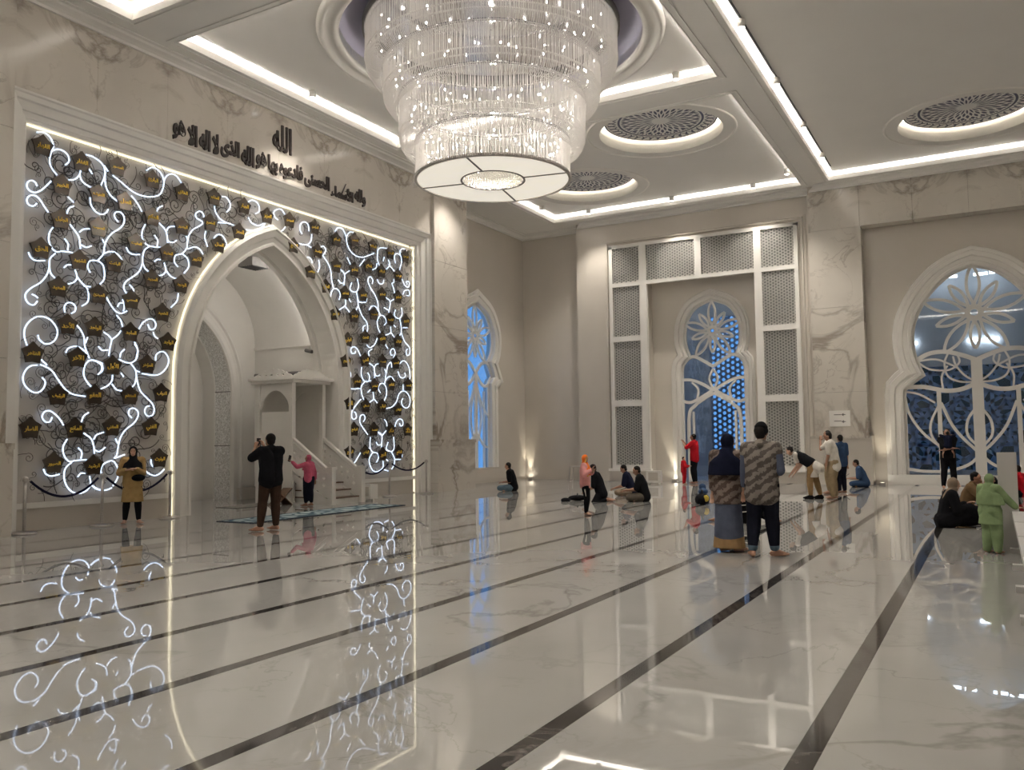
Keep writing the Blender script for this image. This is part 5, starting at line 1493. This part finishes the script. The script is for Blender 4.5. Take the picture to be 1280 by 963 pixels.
# 5 child in orange headscarf
H = 1.22
b = Body(H, head=(.6, .8, -.1), Lw=(.10, .15, .70), Rw=(.14, .14, .74), Lp=(-.6, .2, -1), Rp=(.6, .2, -1), Lf=(-.045, 0, .043), Rf=(.045, .02, .043), Lh=(.4, .5, .8), Rh=(.1, .5, .8), Rt=(.6, .8, 0), Lt=(.5, .9, 0))
r5 = person('person', 'child in orange headscarf and pink top standing among sitting men', 732, 644, facing(732, .75, -.15), b,
       [('trousers', trousers(1.92, .012), 'blackc'), ('stripe', lambda b, mb: mb.cap(b.hip[1].lerp(b.kn[1], .45) + Vector((.05 * b.H, .0, 0)), .02, b.hip[1].lerp(b.kn[1], .95) + Vector((.035 * b.H, 0, 0)), .018), 'white_c'),
        ('tunic', combo(shirt(1.8, .02, .018), skirt(.44, .6, .105, .09, .085, .08)), 'pinkp'), ('headscarf', hijab(.19, 1.05), 'orange'),
        ('scarf_edge', lambda b, mb: (mb.cap(b.headc + b.hrot.col[2] * .05 * b.H + b.hrot.col[1] * .038 * b.H, .012, b.headc - b.hrot.col[2] * .05 * b.H + b.hrot.col[1] * .045 * b.H + b.hrot.col[0] * .045 * b.H, .012), mb.cap(b.neck - b.up * .20 * b.H + b.rt * .08 * b.H + b.fw * .06 * b.H, .02, b.neck - b.up * .22 * b.H - b.rt * .09 * b.H + b.fw * .05 * b.H, .02)), 'yellow')], .012)
# 6 kneeling behind her
b = KNEEL(1.62, lean=(.3, 0), head=(0, 1, -.4), Lw=(-.06, .22, .16), Rw=(.08, .22, .16))
r6 = person('person', 'person in black bent forward behind the child in orange', 752, 627, facing(750, -1, .2), b,
       [('trousers', trousers(1.9), 'blackc'), ('shirt', shirt(.9, .02, .025), 'blackc'), ('hair', hair(), 'hair')], .014)
# 7, 8 two men reading together
b = SIT(1.66, lean=(.3, 0), head=(-.1, 1, -.5), Lw=(-.09, .25, .13), Rw=(.05, .27, .12))
person('person', 'man in navy shirt and light trousers reading over his phone', 790, 620, facing(788, -1, .15), b,
       [('trousers', trousers(1.9), 'taupe'), ('shirt', shirt(.9, .0, .02), 'navyc'), ('hair', hair(), 'hair')], .013)
b = SIT(1.70, lean=(.24, 0), head=(-.15, 1, -.4), Lw=(-.08, .25, .16), Rw=(.08, .25, .15), girth=1.1)
r8 = person('person', 'heavier man in black shirt and grey trousers sitting with bowed head', 806, 627, facing(806, -1, .05), b,
       [('trousers', trousers(1.9), 'greyc'), ('shirt', shirt(.9, .0, .022), 'blackc'), ('hair', hair(), 'hair')], .013)
phone('phone held low between the two men reading', world_of(r8, (-.02, .5, .3)), (1.2, 0, r8.rotation_euler.z))
# 9 man in red, 10 child in red
b = Body(1.68, head=(0, 1, .0), Lw=(-.05, .2, .80), Rw=(.06, .21, .80), Lp=(-.7, .1, -1), Rp=(.7, .1, -1), Lh=(.1, .5, 1), Rh=(-.1, .5, 1))
r9 = person('person', 'man in red polo shirt with hands raised before the glass door', 869, 605, facing(869, -1, .3), b,
       [('trousers', trousers(), 'blackc'), ('shirt', shirt(.9, .05, .02), 'red'), ('hair', hair(), 'hair')], .014)
b = Body(.92, head=(.3, 1, .1), Lw=(-.06, .2, .66), Rw=(.1, .2, .62), girth=1.1)
person('person', 'toddler dressed all in red beside the man in red', 855, 606, facing(855, .9, -.3), b,
       [('trousers', trousers(), 'red'), ('jacket', shirt(1.85, .05, .016), 'red'), ('hair', hair(1.1), 'hair')], .013, 'skin_light')
# 11 woman in batik, 12 man in batik
H = 1.58
b = Body(H, head=(.75, .7, -.05), Lw=(-.13, .02, .47), Rw=(.10, .10, .55), Lt=(.5, .85, 0), Rt=(.75, .65, 0), Lf=(-.05, 0, .043), Rf=(.06, .03, .043))
r11 = person('person', 'woman in navy headscarf and batik jacket standing beside the man in batik', 912, 690, facing(912, .15, 1), b,
       [('skirt', combo(skirt(.10, .58, .125, .10, .105, .09)), 'bluegrey'), ('underskirt', skirt(.035, .16, .135, .120, .112, .1), 'tan'),
        ('jacket', combo(shirt(1.7, .06, .02), skirt(.40, .6, .115, .105, .095, .09, -.012)), 'batik2'), ('headscarf', hijab(.20, 1.22, -.01), 'navyc')], .011, 'skin_light')
H = 1.70
b = Body(H, head=(.25, 1, -.12), lean=(.05, 0), Lw=(-.135, .05, .47), Rw=(.10, .14, .60), Rp=(.35, -1, -.4), Lt=(-.25, 1, 0), Rt=(.9, .45, 0), Lf=(-.08, 0, .043), Rf=(.075, .05, .043), girth=1.04)
r12 = person('person', 'man in black cap and grey batik shirt standing with his back turned', 955, 697, facing(955, .1, 1), b,
       [('jeans', trousers(1.8, .02, 1.12), 'darkjeans'), ('cuff', lambda b, mb: mb.cap(b.kn[-1].lerp(b.an[-1], .84), .038 * b.H, b.kn[-1].lerp(b.an[-1], .87), .038 * b.H), 'jeans'), ('cuff', lambda b, mb: mb.cap(b.kn[1].lerp(b.an[1], .84), .038 * b.H, b.kn[1].lerp(b.an[1], .87), .038 * b.H), 'jeans'),
        ('shirt', combo(shirt(.22, .07, .022, 1.04)), 'batik'), ('left_sleeve', lambda b, mb: b.arm(mb, -1, 1.2, 1.7, .012), 'bluegrey'), ('right_sleeve', lambda b, mb: b.arm(mb, 1, 1.2, 1.3, .012), 'bluegrey'), ('cap', cap_hat(), 'blackc'), ('hair', hair(.93, .016), 'hair')], .011)
# 13 person sitting behind the couple
b = Body(1.68, pelvis=(0, 0, .07), lean=(-.05, 0), head=(0, 1, -.1), Lf=(-.26, .08, .04), Rf=(.27, .06, .035), Lk=(-.3, 1, .4), Rk=(.3, 1, .2), Lt=(-1, .2, 0), Rt=(1, .1, 0), Lw=(-.05, .15, .2), Rw=(.05, .15, .2))
person('person', 'person in black striped top sitting on the floor behind the couple', 930, 654, facing(930, 0, 1), b,
       [('jeans', lambda b, mb: (b.leg(mb, -1, 1.1, 1.9, .014)), 'jeans'), ('trousers', lambda b, mb: b.leg(mb, 1, 1.1, 1.8, .014), 'blackc'), ('shirt', shirt(.9, .03, .03), 'blackc'),
        ('stripe', lambda b, mb: mb.cap(b.pel + b.up * .05 * b.H - b.fw * .085 * b.H - b.rt * .05 * b.H, .012, b.pel + b.up * .06 * b.H - b.fw * .085 * b.H + b.rt * .03 * b.H, .012), 'white_c'), ('stripe', lambda b, mb: mb.cap(b.pel + b.up * .12 * b.H - b.fw * .085 * b.H - b.rt * .05 * b.H, .012, b.pel + b.up * .13 * b.H - b.fw * .085 * b.H + b.rt * .03 * b.H, .012), 'white_c'), ('hair', hair(), 'hair')], .013)
# 15 boy bending, 16 man in white
b = Body(1.58, lean=(1.0, 0), head=(0, 1, -.55), Lw=(-.06, .30, .40), Rw=(.06, .27, .40), Lp=(0, -1, .2), Rp=(0, -1, .2), Lf=(-.05, .03, .043), Rf=(.05, -.10, .043), Lt=(0, 1, 0), Rt=(0, 1, 0))
person('person', 'young man bending forward in black vest over white shirt', 1017, 624, facing(1022, -1, .15), b,
       [('trousers', trousers(1.85), 'tan'), ('shirt', combo(shirt(.6, .12, .014), skirt(.33, .56, .105, .10)), 'white_c'), ('vest', lambda b, mb: b.torso(mb, 1.03, -.05, .026), 'blackc'), ('hair', hair(), 'hair'), ('shoes', shoes(), 'blackc')], .014, 'skin_light')
b = Body(1.66, lean=(.14, 0), head=(-.1, 1, -.2), Lw=(-.12, .10, .47), Rw=(.11, .06, .46), Lf=(-.05, .02, .043), Rf=(.05, .0, .043), girth=1.05)
r16 = person('person', 'man in white shirt and khaki trousers watching the bending boy', 1044, 624, facing(1044, -1, .1), b,
       [('trousers', trousers(1.92, .024, 1.2), 'khaki'), ('shirt', shirt(.75, .06, .028), 'white_c'), ('hair', hair(), 'hair')], .014)
# 17 two behind
b = Body(1.70, head=(-.2, 1, -.1), Lw=(-.02, .12, .82), Lp=(-.6, .1, -1), Lh=(.2, -.1, 1))
person('person', 'man behind the white-shirted man with a hand at his face', 1038, 618, facing(1038, -1, -.1), b,
       [('trousers', trousers(), 'khaki'), ('shirt', shirt(.8, .03), 'white_c'), ('hair', hair(), 'hair')], .016)
b = Body(1.58, head=(.2, 1, -.1))
person('person', 'youth in dark clothes half hidden behind the man in white', 1053, 617, facing(1053, -.6, .6), b,
       [('trousers', trousers(), 'darkjeans'), ('shirt', shirt(.9, .03), 'bluec'), ('hair', hair(), 'hair')], .016)
# 18 man sitting in blue
b = SIT(1.66, lean=(.36, 0), head=(0, 1, -.4), Lw=(-.08, .24, .15), Rw=(.05, .26, .15))
r18 = person('person', 'man in blue shirt sitting with a phone beneath the wall sign', 1082, 609, facing(1080, -1, .1), b,
       [('jeans', trousers(1.9), 'bluec'), ('shirt', shirt(.9, .0, .022), 'bluec'), ('hair', hair(), 'hair')], .015)
phone('dark phone in the hands of the man in blue', world_of(r18, (-.02, .50, .34)), (.9, 0, r18.rotation_euler.z))
# 19 man holding a child
H = 1.72
b = Body(H, head=(.2, 1, 0), Lw=(.07, .16, .63), Rw=(-.08, .15, .66), Lp=(-1, .1, -.6), Rp=(1, .1, -.6), Lf=(-.08, 0, .043), Rf=(.085, .0, .043), Lh=(1, .1, 0), Rh=(-1, .1, 0))
r19 = person('person', 'man in black holding a small child before the big window', 1187, 611, facing(1187, .05, -1), b,
       [('trousers', trousers(1.95, .018), 'blackc'), ('shirt', shirt(.9, .05, .022), 'blackc'), ('hair', hair(), 'hair')], .014)
b = Body(.82, head=(-.2, 1, 0), Lw=(-.10, .14, .86), Rw=(.10, .14, .86), Lf=(-.17, .08, .22), Rf=(.17, .08, .22), Lt=(0, .5, -1), Rt=(0, .5, -1), girth=1.1)
pc = world_of(r19, (0, .26, 0))
o = person('person', 'small child in dark clothes carried against the chest of the man in black', 0, 0, r19.rotation_euler.z + PI, b,
       [('trousers', trousers(1.3), 'navyc'), ('shirt', shirt(.9, .04, .014), 'navyc'), ('hair', hair(1.08), 'hair')], .014, 'skin_light', z=.80, at=(pc.x, pc.y))
# 20 sitting woman and man on the right
b = Body(1.56, pelvis=(0, 0, .07), lean=(.22, 0), head=(.2, 1, -.1), Lf=(-.05, .42, .04), Rf=(.06, .42, .04), Lk=(-.2, .4, 1), Rk=(.2, .4, 1), Lw=(-.06, .22, .24), Rw=(.08, .22, .22))
r20 = person('person', 'woman in black robe and beige headscarf sitting beside the girl in green', 1182, 659, facing(1185, 1, .2), b,
       [('robe', combo(shirt(1.85, .03, .03), trousers(1.95, .05, 1.25), lambda b, mb: mb.ell(b.pel + Vector((0, .16 * b.H, .02 * b.H)), (.13 * b.H, .24 * b.H, .085 * b.H))), 'blackc'), ('headscarf', hijab(.17, 1.0), 'taupe')], .011, 'skin_light')
b = SIT(1.64, lean=(.3, 0), head=(.1, 1, -.2), Lw=(-.04, .18, .34), Rw=(.07, .22, .34), Lp=(-.6, .2, -1), Rp=(.6, .2, -1))
person('person', 'man in brown shirt sitting close behind the woman in black', 1206, 645, facing(1205, .9, -.1), b,
       [('trousers', trousers(1.9), 'blackc'), ('shirt', shirt(.9, .0, .024), 'shirtbrown'), ('hair', hair(), 'hair')], .012)
# 21 girl in green
H = 1.02
b = Body(H, head=(.55, .8, -.15), Lw=(-.13, .06, .5), Rw=(.26, .20, .52), Rp=(.3, -.4, -1), Lf=(-.06, 0, .043), Rf=(.07, .02, .043), Rh=(.8, .6, .1), girth=1.05)
person('person', 'little girl in green headscarf and tunic reaching towards the partition', 1240, 692, facing(1240, .55, .75), b,
       [('trousers', trousers(1.95, .024, 1.25), 'green'), ('tunic', combo(shirt(1.85, .0, .02), skirt(.36, .62, .145, .10, .12, .085)), 'green'), ('headscarf', hijab(.24, 1.34), 'green')], .009)
# 22 dark kneeling figure beyond the partition end
b = KNEEL(1.5, lean=(.5, 0), head=(0, 1, -.6), Lw=(-.06, .25, .12), Rw=(.08, .25, .12))
person('person', 'person in black bowed low on the floor behind the girl in green', 1262, 655, facing(1260, -.8, .6), b,
       [('robe', combo(shirt(1.85, .02, .025), trousers(1.9, .03, 1.15)), 'blackc'), ('headscarf', hijab(.15), 'blackc')], .014)
b = SIT(1.5, lean=(.2, 0), head=(0, 1, -.2), Lw=(-.06, .2, .2), Rw=(.08, .2, .2))
person('person', 'person in red top sitting on the floor beyond the partition post', 1281, 622, facing(1280, -.9, .3), b,
       [('trousers', trousers(1.9), 'blackc'), ('shirt', shirt(1.8, .0, .02), 'red'), ('hair', hair(), 'hair')], .015)
# bags
def bag(px, py, label, sx, sy, sz, m, patch=None):
    g = ground(px, py)
    t = thing('bag', label, 'bag', (g.x, g.y, 0), .5)
    mb = MB().ell((0, 0, sz * .48), (sx, sy, sz * .5), None, 14, 10)
    mb.box(-sx * .8, sx * .8, -sy * .8, sy * .8, .02, sz * .5)
    remeshed('bag_body', mb, M[m], .016, t, 3)
    build('strap', MB().tube(catmull([(-sx * .6, 0, sz * .8), (-sx * .3, 0, sz * 1.25), (sx * .3, 0, sz * 1.25), (sx * .6, 0, sz * .8)], 5), .012, 6), M['black'], t)
    if patch:
        build('front_patch', MB().ell((-sx * .78, -sy * .35, sz * .55), (.03, sy * .4, sz * .3), None, 12, 8), M[patch], t, True)
    return t
bag(878, 631, 'black bag with yellow panel on the floor before the man in red', .15, .17, .26, 'blackc', 'yellow')
bag(722, 626, 'slumped black bag on the floor by the bent figure', .16, .24, .14, 'blackc')
o = remeshed('cap', MB().ell((0, 0, .03), (.12, .12, .06), None, 14, 8).ell((.13, 0, .015), (.1, .09, .012)), M['blackc'], .01, None, 2)
g = ground(707, 627); o.location = (g.x, g.y, 0.0)
tag(o, 'small black cap lying on the floor beside the slumped bag', 'cap')
o = remeshed('folded_jacket', MB().ell((0, 0, .09), (.16, .13, .09)).ell((.05, .03, .2), (.09, .1, .1)), M['bluec'], .014, None, 2)
g = ground(879, 619); o.location = (g.x, g.y, 0.0)
tag(o, 'crumpled blue jacket on the floor behind the yellow-panelled bag', 'jacket')
